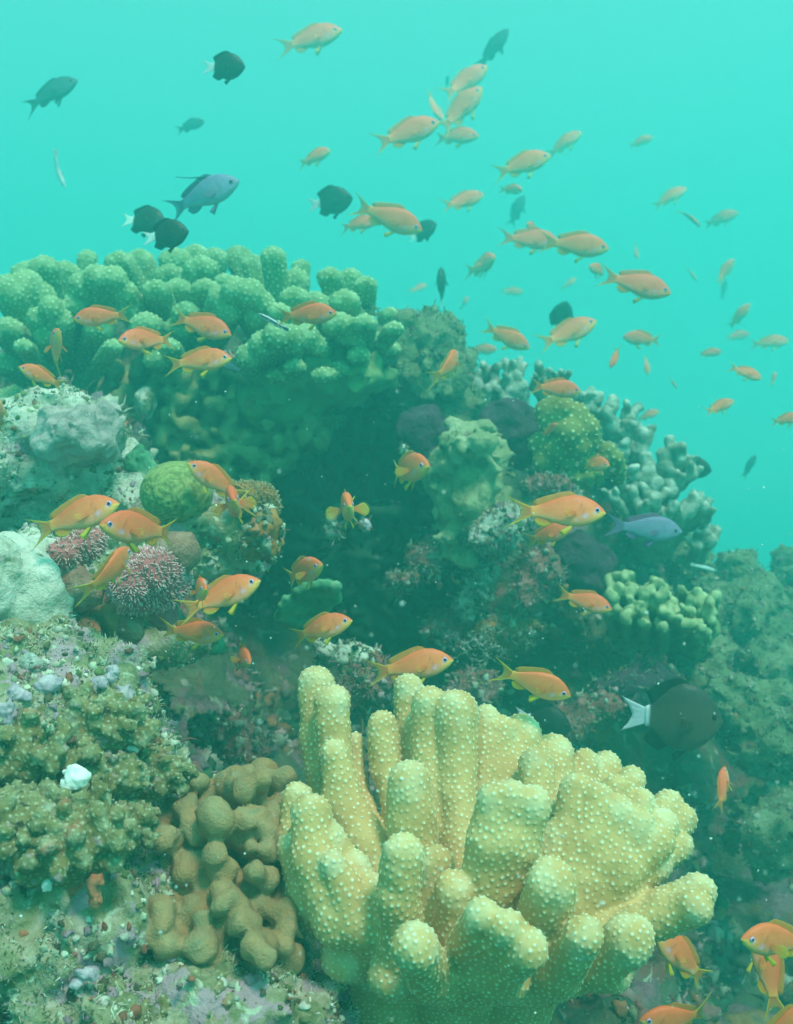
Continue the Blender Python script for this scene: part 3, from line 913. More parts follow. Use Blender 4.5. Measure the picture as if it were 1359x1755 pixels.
# ---- olive rubble base under the wide colony
rr = np.random.default_rng(21)
base_l = []
for i in range(330):
    a = rr.uniform(185, 560)
    b = rr.uniform(620, 850 - max(0, a - 400) * .6)
    base_l.append(px_chain([(a, b, 2.13 + rr.uniform(-.06, .06) + abs(a - 310) * .0004, rr.uniform(7, 17)), (a + rr.normal() * 4, b + 8, 2.4, 16)]))
coral('knobbly_coral', base_l, .0055, .004, M['dim_olive'], 'dim olive knobbly coral hanging below the wide green colony', 'coral', noise=(.008, 40), tipz=(1.3, 35, .8),
      ells=[pe(310, 740, 2.42, 140, 130, .2)])
c, r = pe(250, 690, 2.08, 16, 26, .03)
lump('sponge', c, r, .005, M['pale_rock'], 'pale upright lobe among the dim olive knobbly coral', 'sponge', (.008, 30, 3))
# broad plate of brown coral under the right half of the colony
c, r = pe(540, 650, 2.22, 130, 45, .16)
lump('plate_coral', c, r, .008, M['coral_mound'], 'dim green plate shadowed under the wide green colony', 'coral', (.03, 18, 5), [pe(470, 690, 2.25, 80, 50, .14)])
c, r = pe(715, 640, 2.48, 85, 95, .22)
lump('dome_coral', c, r, .008, M['far_coral'], 'big dull green coral shoulder between the wide colony and the pale antlers', 'coral', (.05, 14, 6), [pe(650, 600, 2.45, 60, 50, .16), pe(760, 700, 2.5, 60, 60, .16)])


# ---- dark leafy branches in the hollow
def leafy(name, root, tips, label, seed, Yv):
    r = np.random.default_rng(seed)
    ch = []
    for (a, b) in tips:
        n = 7
        px0, py0 = root
        prev = None
        pts_ = []
        for j in range(n + 1):
            t = j / n
            q = (px0 + (a - px0) * t + r.normal() * 7, py0 + (b - py0) * t + r.normal() * 7, Yv - .10 * t + r.normal() * .015)
            pts_.append(q)
        ch.append(px_chain([(q[0], q[1], q[2], 9 - 3 * j / n) for j, q in enumerate(pts_)]))
        dx, dy = a - px0, b - py0
        L = math.hypot(dx, dy)
        nx, ny = -dy / L, dx / L
        for j, q in enumerate(pts_[1:]):
            for s in (-1, 1):
                for _ in range(2):
                    w = r.uniform(16, 34)
                    t = r.uniform(-14, 26)
                    e = (q[0] + s * nx * w + dx / L * t, q[1] + s * ny * w + dy / L * t, q[2] + r.normal() * .02)
                    ch.append(px_chain([(*e, r.uniform(6, 9)), (*q, 6)]))
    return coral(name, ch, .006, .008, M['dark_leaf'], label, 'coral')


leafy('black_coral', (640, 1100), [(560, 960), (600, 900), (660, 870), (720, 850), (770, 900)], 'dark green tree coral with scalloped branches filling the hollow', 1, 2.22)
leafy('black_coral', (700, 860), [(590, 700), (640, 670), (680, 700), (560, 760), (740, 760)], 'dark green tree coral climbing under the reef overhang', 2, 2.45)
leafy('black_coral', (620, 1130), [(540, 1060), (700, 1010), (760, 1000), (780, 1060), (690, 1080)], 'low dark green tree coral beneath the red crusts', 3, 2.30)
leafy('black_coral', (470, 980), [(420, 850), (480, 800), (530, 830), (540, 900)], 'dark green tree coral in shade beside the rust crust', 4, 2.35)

# scalloped green plate
r_ = np.random.default_rng(5)
pl = []
for i in range(14):
    t = i / 13
    a, b = 478 + 98 * t, 1052 - 30 * t - 18 * math.sin(t * 3.1)
    pl.append(px_chain([(a + 2, b - 14 - 8 * (i % 2), 1.60, 5), (a, b + 4, 1.66, 9), (520, 1062, 1.74, 16)]))
coral('plate_coral', pl, .004, .006, M['green_plate'], 'bright green plate coral with a scalloped edge inside the dark hollow', 'coral', noise=(.004, 40))
c, r = pe(330, 1105, 1.7, 60, 14, .05)
lump('plate_coral', c, r, .006, M['green_plate'], 'thin pale green ledge below the school of orange fish', 'coral', (.012, 30, 4))

# ---- ridge on the right of the hollow
c, r = pe(805, 850, 2.06, 58, 110, .10)
lump('leather_coral', c, r, .006, M['leather'], 'tall pale green leather coral pillar with a flared rim', 'soft coral', (.032, 20, 6),
     [pe(800, 765, 2.02, 48, 30, .09), pe(770, 790, 2.04, 30, 30, .06), pe(840, 780, 2.05, 30, 30, .06), pe(800, 920, 2.05, 35, 40, .06)], k=.03)
purple = [((870, 735, 2.16), (.055, .05, .05), 'plum sponge cluster of three round heads above the leather coral'),
          ((725, 745, 2.18), (.05, .05, .045), 'plum sponge mass at the hollow side of the leather coral'),
          ((760, 790, 2.2), (.035, .04, .04), 'lower plum sponge squeezed against the leather coral pillar'),
          ((990, 965, 2.18), (.055, .05, .055), 'nearly black plum sponge behind the fish with the flicked tail')]
for i, ((a, b, Yd), rad, lab) in enumerate(purple):
    c = P(a, b, Yd)
    e = [(c + np.array(d) * .05, np.array(rad) * .72) for d in ((.75, -.1, .0), (.4, -.1, -.95), (-.5, -.2, .3), (.1, -.3, .55))]
    lump('purple_sponge', c, rad, .006, M['purple'], lab, 'sponge', (.010, 30, 4), e, k=.012)
fan = [(958, 700, 2.06, 26), (985, 715, 2.05, 26), (938, 705, 2.06, 22), (1005, 735, 2.05, 24), (945, 725, 2.05, 20), (975, 740, 2.03, 24), (1010, 755, 2.06, 20), (990, 765, 2.05, 22),
       (950, 770, 2.06, 22), (925, 760, 2.08, 20), (970, 790, 2.08, 22), (930, 790, 2.07, 18), (1000, 790, 2.08, 20)]
coral('fan_coral', [px_chain([(a, b, c_, r_), (a + (965 - a) * .6, b + (790 - b) * .5, c_ + .06, r_)]) for a, b, c_, r_ in fan], .004, .010, M['coral_fan'],
      'yellow-green dotted fan coral standing on the ridge beside the plum sponge', 'coral', knobs=(.0125, .0058, .0028, 8), subdiv=1)
coral('fan_coral', [px_chain([(a, b, c_, r_), (a, b + 20, c_ + .05, r_)]) for a, b, c_, r_ in [(1040, 772, 2.1, 16), (1055, 785, 2.1, 14), (1030, 790, 2.1, 14), (1060, 800, 2.12, 12)]],
      .004, .008, M['coral_fan'], 'little yellow dotted coral knob at the foot of the fan coral', 'coral', knobs=(.012, .0055, .0026, 9), subdiv=1)
coral('fan_coral', [px_chain([(a, b, c_, r_), (a, b + 14, c_ + .05, r_)]) for a, b, c_, r_ in [(965, 812, 2.08, 12), (985, 818, 2.07, 12), (1005, 815, 2.08, 12), (945, 808, 2.08, 11), (1025, 810, 2.1, 10)]],
      .004, .008, M['coral_fan'], 'low yellow speckled crust coral under the fan coral', 'coral', knobs=(.012, .005, .0022, 9), subdiv=1)

pf = [('pale antler coral with stubby white-tipped arms at the ridge saddle', 7,
       [(800, 660, 2.5, 12), (835, 638, 2.52, 14), (815, 655, 2.5, 14), (875, 640, 2.48, 14), (890, 635, 2.5, 12), (880, 670, 2.46, 20), (870, 690, 2.46, 18), (850, 665, 2.48, 16),
        (800, 690, 2.5, 16), (825, 680, 2.48, 18), (845, 710, 2.5, 18), (870, 655, 2.47, 12), (895, 690, 2.5, 14)], (845, 740, 2.6, 30)),
      ('pale antler coral tips poking up behind the cruising orange fish', 8,
       [(930, 645, 2.5, 13), (968, 645, 2.52, 10), (950, 655, 2.5, 12), (918, 660, 2.5, 12), (1010, 690, 2.5, 15), (990, 685, 2.5, 14), (1022, 688, 2.5, 12), (1000, 700, 2.5, 16)], (970, 740, 2.6, 26)),
      ('pale knobbly coral bunch above the slope, nearest the fan coral', 9,
       [(1035, 715, 2.48, 20), (1050, 730, 2.46, 18), (1075, 715, 2.48, 16), (1100, 750, 2.5, 15), (1110, 748, 2.5, 13), (1075, 740, 2.46, 14), (1095, 770, 2.48, 20), (1065, 775, 2.46, 16), (1020, 740, 2.48, 16)], (1060, 820, 2.65, 40)),
      ('pale knobbly coral bunch at the outer corner of the ridge', 10,
       [(1150, 780, 2.5, 18), (1165, 785, 2.48, 14), (1140, 800, 2.48, 18), (1180, 795, 2.5, 11), (1185, 812, 2.48, 12), (1160, 825, 2.48, 13), (1110, 800, 2.46, 16), (1085, 815, 2.44, 14),
        (1120, 830, 2.45, 20), (1150, 840, 2.46, 14)], (1110, 880, 2.7, 50)),
      ('pale knobbly coral bunch stacked above the lilac fish', 11,
       [(1120, 855, 2.42, 18), (1180, 870, 2.44, 18), (1205, 868, 2.46, 14), (1210, 885, 2.48, 12), (1165, 880, 2.44, 15), (1050, 850, 2.4, 12), (1085, 840, 2.42, 11), (1060, 820, 2.42, 12),
        (1100, 870, 2.42, 14), (1140, 880, 2.44, 14)], (1120, 930, 2.65, 60)),
      ('lowest pale knobbly coral, a small bunch at the ridge edge below the lilac fish', 12,
       [(1215, 925, 2.5, 15), (1205, 920, 2.5, 12), (1220, 915, 2.52, 12), (1195, 935, 2.5, 13)], (1190, 960, 2.6, 30))]
for lab, sd_, tips_, hub in pf:
    ch = []
    fr = np.random.default_rng(sd_)
    for a, b, c_, r_ in tips_:
        for _ in range(3):
            t = fr.uniform(-2.6, -.5)
            L_ = r_ * fr.uniform(.9, 1.7)
            ch.append(px_chain([(a + L_ * math.cos(t), b + L_ * math.sin(t), c_ + fr.normal() * .02, r_ * fr.uniform(.38, .55)), (a, b + r_ * .4, c_ + .01, r_ * .6)]))
        ch.append(px_chain([(a, b, c_, r_ * .86), (a + (hub[0] - a) * .35, b + (hub[1] - b) * .45, c_ + .05, r_ * .62), (hub[0], hub[1], hub[2], hub[3] * .6)]))
    coral('antler_coral', ch, .0048, .004, M['pale_finger'], lab, 'coral', noise=(.005, 45), tipz=(1.25, 40, 1.0), group='pale knobbly corals along the ridge')
gf = []
rr = np.random.default_rng(33)
for i in range(110):
    t = rr.uniform(0, 1)
    a = 1040 + 195 * t
    b = 975 + 45 * t + rr.uniform(0, 80)
    gf.append(px_chain([(a, b, 2.12 - (b - 975) * .0009 + rr.uniform(-.03, .03), rr.uniform(6.5, 10)), (a + (1130 - a) * .1, b + 38, 2.24, 8), (1130, 1080, 2.4, 20)]))
coral('finger_coral', gf, .004, .002, M['green_finger'], 'yellow-green finger coral bank with blunt upright tips on the slope', 'coral', noise=(.006, 40), tipz=(1.5, 30, .9),
      ells=[pe(1130, 1075, 2.38, 100, 36, .12)])

crusts = [((730, 965, 2.05), (.045, .03, .03), 'red_crust', 'upper red crust arm on the ridge at the hollow edge', [((690, 995, 2.03), (.04, .03, .025)), ((755, 940, 2.07), (.025, .02, .025))]),
          ((850, 920, 2.0), (.055, .04, .05), 'white_crust', 'crumbly white crust patch below the leather coral pillar', [((870, 890, 2.02), (.03, .03, .03))]),
          ((925, 990, 2.04), (.032, .03, .05), 'red_crust', 'upright reddish crust lump beside the flicked-tail fish', [((915, 1010, 2.03), (.025, .03, .03))]),
          ((940, 830, 2.05), (.045, .03, .03), 'red_crust', 'dusky rose crust directly below the fan coral', [((960, 850, 2.05), (.03, .03, .02))]),
          ((820, 1000, 2.06), (.03, .03, .04), 'white_crust', 'pale ragged crust in a crevice under the white patch', [((800, 1030, 2.06), (.02, .02, .03))]),
          ((780, 1080, 2.1), (.04, .03, .03), 'red_crust', 'dark red crust low in the hollow', [((740, 1075, 2.1), (.03, .03, .02))]),
          ((850, 1085, 2.08), (.045, .04, .03), 'rust', 'olive-rust crust around the white lacy alga', [((890, 1080, 2.1), (.03, .03, .025))]),
          ((410, 1265, 1.75), (.045, .03, .035), 'red_crust', 'brick red crust deep in the hollow above the brown coral', [((440, 1275, 1.76), (.03, .03, .03))]),
          ((355, 1245, 1.7), (.024, .02, .024), 'far_coral', 'dim grey-green ball in the hollow above the brown coral', []),
          ((265, 1205, 1.6), (.022, .02, .03), 'rust', 'mustard patch on the hollow wall beside the crusted rock', []),
          ((610, 1185, 1.75), (.035, .03, .04), 'red_crust', 'dark maroon crust behind the tallest coral fingers', [((660, 1160, 1.78), (.03, .02, .03))]),
          ((610, 1115, 1.8), (.06, .03, .02), 'pale_rock', 'grey ledge below the orange fish in the hollow', []),
          ((565, 905, 1.85), (.012, .012, .016), 'white_crust', 'small pale crust tuft beneath the fish that faces us', []),
          ((626, 902, 1.86), (.010, .010, .014), 'mauve', 'small lilac crust tag beside the fish that faces us', []),
          ((690, 775, 1.9), (.008, .008, .013), 'white_crust', 'tiny bright white tag above the fish at the hollow rim', []),
          ((1090, 1170, 2.1), (.07, .05, .045), 'purple', 'dull purple sponge mound behind the big dark damselfish', [((1050, 1190, 2.1), (.05, .05, .04))]),
          ((1000, 1220, 2.0), (.06, .05, .06), 'red_crust', 'dark maroon rock lump between the two dark damselfish', [((960, 1250, 2.0), (.05, .05, .05))]),
          ((800, 1190, 2.0), (.05, .04, .04), 'red_crust', 'shaded red-brown lump behind the tall coral columns', [])]
for i, ((a, b, Yd), rad, mt, lab, ex) in enumerate(crusts):
    s = max(rad)
    lump('encrusting_growth', P(a, b, Yd), rad, max(.0035, s / 12), M[mt], lab, 'encrusting growth', (s * .62, .55 / s, 6), [(P(*q), np.array(w)) for q, w in ex], k=s * .3)
# white lacy alga
rr = np.random.default_rng(77)
la = []
for i in range(60):
    a, b = 825 + rr.normal() * 24, 1108 + rr.normal() * 18
    t = rr.uniform(0, 6.28)
    ch = []
    for j in range(7):
        ch.append((a, b, 2.02 + rr.normal() * .006, 1.25 - .08 * j))
        t += rr.normal() * .8
        a, b = a + 6 * math.cos(t), b + 6 * math.sin(t)
    la.append(px_chain(ch))
coral('lacy_alga', la, .0018, .001, M['white_crust'], 'thin white lacy alga over the olive-rust crust', 'alga')

# ---- slope on the right
far = [((1275, 1075, 2.75), (75, 80, .16), 'rounded green boulder coral standing tall on the slope', [((1270, 1040, 2.75), (55, 45, .12))]),
       ((1335, 1125, 2.5), (42, 28, .08), 'pale ragged coral head near the picture edge on the slope', [((1310, 1140, 2.5), (25, 20, .06))]),
       ((1352, 1010, 3.2), (26, 60, .12), 'dim coral column at the picture edge beyond the boulder coral', []),
       ((1200, 1120, 2.5), (50, 34, .1), 'green hummock coral in front of the boulder coral', [((1170, 1100, 2.5), (30, 30, .08))]),
       ((1230, 1180, 2.3), (60, 36, .1), 'dark olive hummock above the big dark damselfish', [((1290, 1200, 2.3), (60, 40, .1))]),
       ((1320, 1260, 2.2), (70, 60, .14), 'dark green mound low on the slope at the picture edge', []),
       ((1050, 1110, 2.4), (50, 26, .08), 'pale dusty patch coral below the finger coral bank', []),
       ((1150, 940, 2.85), (45, 45, .12), 'dark green coral bulge behind the lilac fish', [((1185, 990, 2.9), (40, 30, .12))]),
       ((1255, 990, 2.95), (40, 34, .12), 'low mossy coral hump between ridge and boulder coral', []),
       ((1330, 1420, 2.1), (80, 60, .12), 'dim rubble hump on the lower slope', [])]
for i, ((a, b, Yd), (rx, rz, ry), lab, ex) in enumerate(far):
    c, r = pe(a, b, Yd, rx, rz, ry)
    s = max(r)
    lump('boulder_coral', c, r, .0085, M['far_coral'], lab, 'coral', (.05, 13, 6), [pe(*q, *w) for q, w in ex], k=.03)

# ------------------------------------------------------------------ loose growth that nobody could count
ico_v = np.array([(0, 0, 1), (.89, 0, .45), (.28, .85, .45), (-.72, .53, .45), (-.72, -.53, .45), (.28, -.85, .45),
                  (.72, .53, -.45), (-.28, .85, -.45), (-.89, 0, -.45), (-.28, -.85, -.45), (.72, -.53, -.45), (0, 0, -1)])
ico_f = np.array([(0, 1, 2), (0, 2, 3), (0, 3, 4), (0, 4, 5), (0, 5, 1), (1, 6, 2), (2, 7, 3), (3, 8, 4), (4, 9, 5), (5, 10, 1),
                  (2, 6, 7), (3, 7, 8), (4, 8, 9), (5, 9, 10), (1, 10, 6), (6, 11, 7), (7, 11, 8), (8, 11, 9), (9, 11, 10), (10, 11, 6)])


def ico2():
    v = [tuple(x) for x in ico_v]
    cache = {}

    def mid(a, b):
        k = (min(a, b), max(a, b))
        if k not in cache:
            m = (np.array(v[a]) + np.array(v[b]))
            v.append(tuple(m / np.linalg.norm(m)))
            cache[k] = len(v) - 1
        return cache[k]
    f = []
    for a, b, c_ in ico_f:
        x, y, z = mid(a, b), mid(b, c_), mid(c_, a)
        f += [(a, x, z), (b, y, x), (c_, z, y), (x, y, z)]
    return np.array(v), np.array(f)


I2V, I2F = ico2()


def crumbs(name, pts, nrm, size, pal, seed, label):
    r = np.random.default_rng(seed)
    n = len(pts)
    s = size * np.clip(np.exp(r.normal(size=n) * .5), .45, 1.9)
    jit = 1 + r.normal(size=(n, len(I2V), 1)) * .30
    sq = r.uniform(.6, 1.3, (n, 1, 3))
    V = pts[:, None] + I2V[None] * jit * sq * s[:, None, None] + nrm[:, None] * (s * .1)[:, None, None]
    Fq = (np.arange(n)[:, None, None] * len(I2V) + I2F[None]).reshape(-1, 3)
    pal = np.array(pal)
    c = pal[r.integers(0, len(pal), n)] * r.uniform(.7, 1.25, (n, 1))
    C_ = np.repeat(c, len(I2V), 0)
    return link(name, make_mesh(name, V.reshape(-1, 3), Fq, {'Col': C_}), M['crumbs'], label=label, kind='stuff')


def sample(objs, n, seed, cond=None):
    Vs, Ns = [], []
    for o in objs:
        me = o.data
        a = np.empty(len(me.vertices) * 3, np.float32)
        me.vertices.foreach_get('co', a)
        b = np.empty(len(me.vertices) * 3, np.float32)
        me.vertices.foreach_get('normal', b)
        Vs.append(a.reshape(-1, 3) + np.array(o.location))
        Ns.append(b.reshape(-1, 3))
    Vs, Ns = np.concatenate(Vs), np.concatenate(Ns)
    if cond is not None:
        m = cond(Vs, Ns)
        Vs, Ns = Vs[m], Ns[m]
    r = np.random.default_rng(seed)
    i = r.choice(len(Vs), min(n, len(Vs)), replace=False)
    return Vs[i], Ns[i]


front = lambda V, N: (N[:, 1] < .35) & (V[:, 1] < 3.4) & (np.abs(V[:, 0]) < V[:, 1] * .42) & (V[:, 2] > -V[:, 1] * .55)
clumpy = lambda V, N: front(V, N) & (fbm(V, 5, 3) > .05)
def turf(name, pts, nrm, length, rad, pal, seed, label):
    """short blades standing on a surface"""
    r = np.random.default_rng(seed)
    n = len(pts)
    d = nrm + r.normal(size=(n, 3)) * .6
    d /= np.linalg.norm(d, axis=1)[:, None]
    L = length * np.clip(np.exp(r.normal(size=n) * .45), .4, 2.2)
    u = np.cross(d, r.normal(size=(n, 3)))
    u /= np.linalg.norm(u, axis=1)[:, None]
    w = np.cross(d, u)
    k = u * (r.normal(size=n) * .3 * L)[:, None]
    ring = [u * math.cos(t) + w * math.sin(t) for t in (0, 2.094, 4.189)]
    b = pts - nrm * (rad * 1.5)
    PV = np.stack([b + q * rad * 1.3 for q in ring] + [b + d * (L * .6)[:, None] + q * rad for q in ring] + [b + d * L[:, None] + k], 1).reshape(-1, 3)
    tri = np.array([(0, 1, 4), (0, 4, 3), (1, 2, 5), (1, 5, 4), (2, 0, 3), (2, 3, 5), (3, 4, 6), (4, 5, 6), (5, 3, 6)])
    PQ = ((np.arange(n) * 7)[:, None, None] + tri[None]).reshape(-1, 3)
    pal = np.array(pal)
    g_ = np.clip((fbm(pts, .12 / length, 3) * .9 + .5 + r.normal(size=n) * .15) * len(pal), 0, len(pal) - 1).astype(int)
    c = pal[g_] * r.uniform(.7, 1.25, (n, 1))
    return link(name, make_mesh(name, PV, PQ, {'Col': np.repeat(c, 7, 0)}), M['polyp'], label=label, kind='stuff')


ob = lambda *p: [o for o in bpy.data.objects if o.name.startswith(p)]
DARK = [(.04, .07, .04), (.07, .11, .05), (.15, .16, .09), (.22, .10, .09), (.18, .12, .15), (.05, .13, .06), (.36, .38, .29), (.09, .07, .045), (.34, .22, .21), (.45, .46, .36), (.30, .14, .07), (.40, .27, .28)]
PALE = [(.10, .15, .05), (.20, .24, .10), (.38, .40, .28), (.55, .56, .46), (.34, .24, .28), (.10, .09, .05), (.45, .50, .34), (.26, .10, .06), (.60, .63, .50)]
v_, n_ = sample([reef], 4200, 1, clumpy)
crumbs('reef_growth', v_, n_, .009, DARK, 2, 'small mixed growth crusting the reef rock')
v_, n_ = sample([reef], 9000, 11, clumpy)
turf('reef_turf', v_, n_, .018, .0022, DARK, 12, 'short dark turf on the reef rock')
v_, n_ = sample(ob('encrusting', 'boulder_coral'), 2200, 13, front)
crumbs('crust_growth', v_, n_, .0038, DARK + [(.2, .2, .15), (.3, .3, .24)], 14, 'small growth on the crusts and slope corals')
v_, n_ = sample(ob('encrusting_growth', 'boulder_coral', 'dome'), 12000, 15, front)
turf('crust_turf', v_, n_, .010, .0013, DARK + [(.2, .2, .15)], 16, 'short turf on the crusts and slope corals')
near = ob('crusted_rock', 'reef_ledge', 'coral_rock')
boulder = np.array(P(25, 1000, 1.2))
off_boulder = lambda V: (np.linalg.norm((V - boulder) * np.array((1, .6, 1.2)), axis=1) > .075)
v_, n_ = sample(near, 5200, 3, lambda V, N: (N[:, 1] < .4) & (fbm(V, 14, 2) > -.15) & off_boulder(V))
crumbs('rock_growth', v_, n_, .0025, PALE, 4, 'fine crust nodules on the near rocks')
v_, n_ = sample(near, 30000, 17, lambda V, N: (N[:, 1] < .4) & (fbm(V, 9, 3) > -.2) & off_boulder(V))
turf('rock_turf', v_, n_, .0042, .0006, PALE, 18, 'fine pale turf on the near rocks')
# drifting specks
r_ = np.random.default_rng(9)
n = 800
yy = r_.uniform(.5, 2.2, n)
sp = np.stack([r_.uniform(-.40, .40, n) * yy, yy, r_.uniform(-.5, .12, n) * yy], 1)
crumbs('marine_snow', sp, np.zeros_like(sp),   .00045, [(.8, .85, .8), (.7, .8, .75)], 6, 'tiny pale specks drifting in the water')

# ------------------------------------------------------------------ fish
def fish_material(name, fin=False):
    m = bpy.data.materials.new(name)
    m.use_nodes = True
    n, l = m.node_tree.nodes, m.node_tree.links
    b = n['Principled BSDF']
    at = n.new('ShaderNodeAttribute')
    at.attribute_name = 'Col'
    tc = n.new('ShaderNodeTexCoord')
    no = n.new('ShaderNodeTexNoise')
    no.inputs['Scale'].default_value = 9
    no.inputs['Detail'].default_value = 4
    l.new(tc.outputs['Object'], no.inputs['Vector'])
    ra = n.new('ShaderNodeMapRange')
    ra.inputs['To Min'].default_value = .86
    ra.inputs['To Max'].default_value = 1.12
    l.new(no.outputs['Fac'], ra.inputs['Value'])
    oi = n.new('ShaderNodeObjectInfo')
    hs = n.new('ShaderNodeHueSaturation')
    tn = n.new('ShaderNodeMix')
    tn.data_type = 'RGBA'
    tn.blend_type = 'MULTIPLY'
    tn.inputs['Factor'].default_value = 1
    l.new(at.outputs['Color'], tn.inputs['A'])
    l.new(oi.outputs['Color'], tn.inputs['B'])
    l.new(tn.outputs['Result'], hs.inputs['Color'])
    l.new(ra.outputs[0], hs.inputs['Value'])
    l.new(hs.outputs[0], b.inputs['Base Color'])
    b.inputs['Roughness'].default_value = .5
    b.inputs['Specular IOR Level'].default_value = .3
    if not fin:
        vo = n.new('ShaderNodeTexVoronoi')
        vo.inputs['Scale'].default_value = 42
        l.new(tc.outputs['Object'], vo.inputs['Vector'])
        bp = n.new('ShaderNodeBump')
        bp.inputs['Strength'].default_value = .05
        bp.inputs['Distance'].default_value = .02
        l.new(vo.outputs['Distance'], bp.inputs['Height'])
        l.new(bp.outputs[0], b.inputs['Normal'])
    else:
        tr = n.new('ShaderNodeBsdfTranslucent')
        l.new(hs.outputs[0], tr.inputs['Color'])
        tp = n.new('ShaderNodeBsdfTransparent')
        m1 = n.new('ShaderNodeMixShader')
        m1.inputs[0].default_value = .4
        l.new(b.outputs[0], m1.inputs[1])
        l.new(tr.outputs[0], m1.inputs[2])
        m2 = n.new('ShaderNodeMixShader')
        al = n.new('ShaderNodeAttribute')
        al.attribute_name = 'clear'
        l.new(al.outputs['Fac'], m2.inputs[0])
        l.new(m1.outputs[0], m2.inputs[1])
        l.new(tp.outputs[0], m2.inputs[2])
        l.new(m2.outputs[0], n['Material Output'].inputs['Surface'])
    return m


FM, FF = fish_material('fish_skin'), fish_material('fish_fin', True)
FE = fish_material('fish_eye')
FE.node_tree.nodes['Principled BSDF'].inputs['Roughness'].default_value = .15

PROF = {  # t, upper, lower, half width
    'anthias': [(0, .004, -.004, .004), (.03, .030, -.026, .022), (.08, .060, -.050, .034), (.16, .098, -.078, .048), (.28, .132, -.108, .060), (.42, .142, -.120, .064), (.56, .128, -.112, .056),
                (.70, .100, -.086, .040), (.82, .070, -.060, .026), (.92, .050, -.045, .017), (1, .047, -.044, .012)],
    'damsel': [(0, .004, -.004, .004), (.04, .055, -.05, .03), (.10, .115, -.10, .052), (.22, .195, -.175, .082), (.38, .250, -.225, .095), (.54, .258, -.235, .088), (.70, .215, -.20, .066),
               (.84, .135, -.13, .038), (.93, .085, -.082, .022), (1, .07, -.07, .014)],
    'wrasse': [(0, .004, -.004, .004), (.05, .028, -.022, .02), (.15, .052, -.045, .034), (.35, .070, -.062, .042), (.6, .066, -.06, .038), (.8, .050, -.046, .026), (1, .04, -.04, .012)],
}
X0, X1 = .5, -.27


def prof(kind, t, tall=1.0):
    a = np.array(PROF[kind])
    z = {'anthias': 1.28, 'damsel': 1.2, 'wrasse': 1.0}[kind]
    return [np.interp(t, a[:, 0], a[:, k]) * (z if k < 3 else 1.1) for k in (1, 2, 3)]


def bend(V, c):
    V = V.copy()
    d = np.maximum(0, .22 - V[:, 0])
    V[:, 1] += c * (.9 * d ** 2) - c * .12 * np.maximum(0, V[:, 0] - .22)
    return V


ORANGE, RED, YEL, PINK = np.array((.82, .19, .055)), np.array((.74, .125, .035)), np.array((.74, .56, .05)), np.array((.84, .34, .15))
SKIN = {
    'anthias': dict(back=RED, side=ORANGE, belly=PINK, lip=(.80, .48, .09), fin=YEL, web=(.52, .36, .10), dors=(.66, .24, .05), iris=(.50, .34, .66), stripe=(.62, .40, .60)),
    'male': dict(back=(.16, .16, .32), side=(.24, .25, .42), belly=(.34, .36, .50), lip=(.30, .32, .46), fin=(.26, .22, .40), web=(.22, .22, .38), dors=(.10, .10, .20), iris=(.2, .2, .3), stripe=(.3, .3, .5)),
    'lilac': dict(back=(.15, .14, .26), side=(.20, .20, .33), belly=(.28, .31, .43), lip=(.26, .24, .46), fin=(.34, .16, .40), web=(.26, .2, .40), dors=(.28, .12, .26), iris=(.2, .2, .3), stripe=(.3, .3, .5)),
    'dark': dict(back=(.02, .05, .07), side=(.04, .08, .10), belly=(.06, .11, .13), lip=(.05, .08, .1), fin=(.03, .06, .08), web=(.03, .06, .08), dors=(.02, .05, .06), iris=(.1, .1, .1), stripe=(.05, .09, .1)),
    'damsel': dict(back=(.006, .009, .009), side=(.010, .013, .012), belly=(.014, .016, .015), lip=(.012, .014, .013), fin=(.006, .008, .008), web=(.80, .82, .84), dors=(.005, .008, .008), iris=(.03, .03, .03), stripe=(.012, .014, .013)),
    'brown': dict(back=(.035, .028, .024), side=(.085, .058, .044), belly=(.115, .068, .052), lip=(.05, .034, .028), fin=(.02, .018, .016), web=(.82, .86, .90), dors=(.014, .012, .011), iris=(.06, .05, .04), stripe=(.05, .04, .03)),
    'wrasse': dict(back=(.60, .72, .78), side=(.012, .016, .022), belly=(.62, .76, .84), lip=(.3, .36, .4), fin=(.25, .34, .4), web=(.02, .03, .05), dors=(.05, .07, .09), iris=(.1, .1, .1), stripe=(.012, .016, .022)),
    'silver': dict(back=(.30, .40, .42), side=(.45, .56, .58), belly=(.62, .70, .70), lip=(.5, .6, .6), fin=(.4, .5, .5), web=(.4, .5, .5), dors=(.3, .4, .4), iris=(.1, .1, .1), stripe=(.45, .56, .58)),
}
SHAPE = {'anthias': 'anthias', 'male': 'anthias', 'lilac': 'anthias', 'dark': 'anthias', 'damsel': 'damsel', 'brown': 'damsel', 'wrasse': 'wrasse', 'silver': 'wrasse'}


def lerp(a, b, t):
    t = np.clip(t, 0, 1)[:, None]
    return np.array(a) * (1 - t) + np.array(b) * t


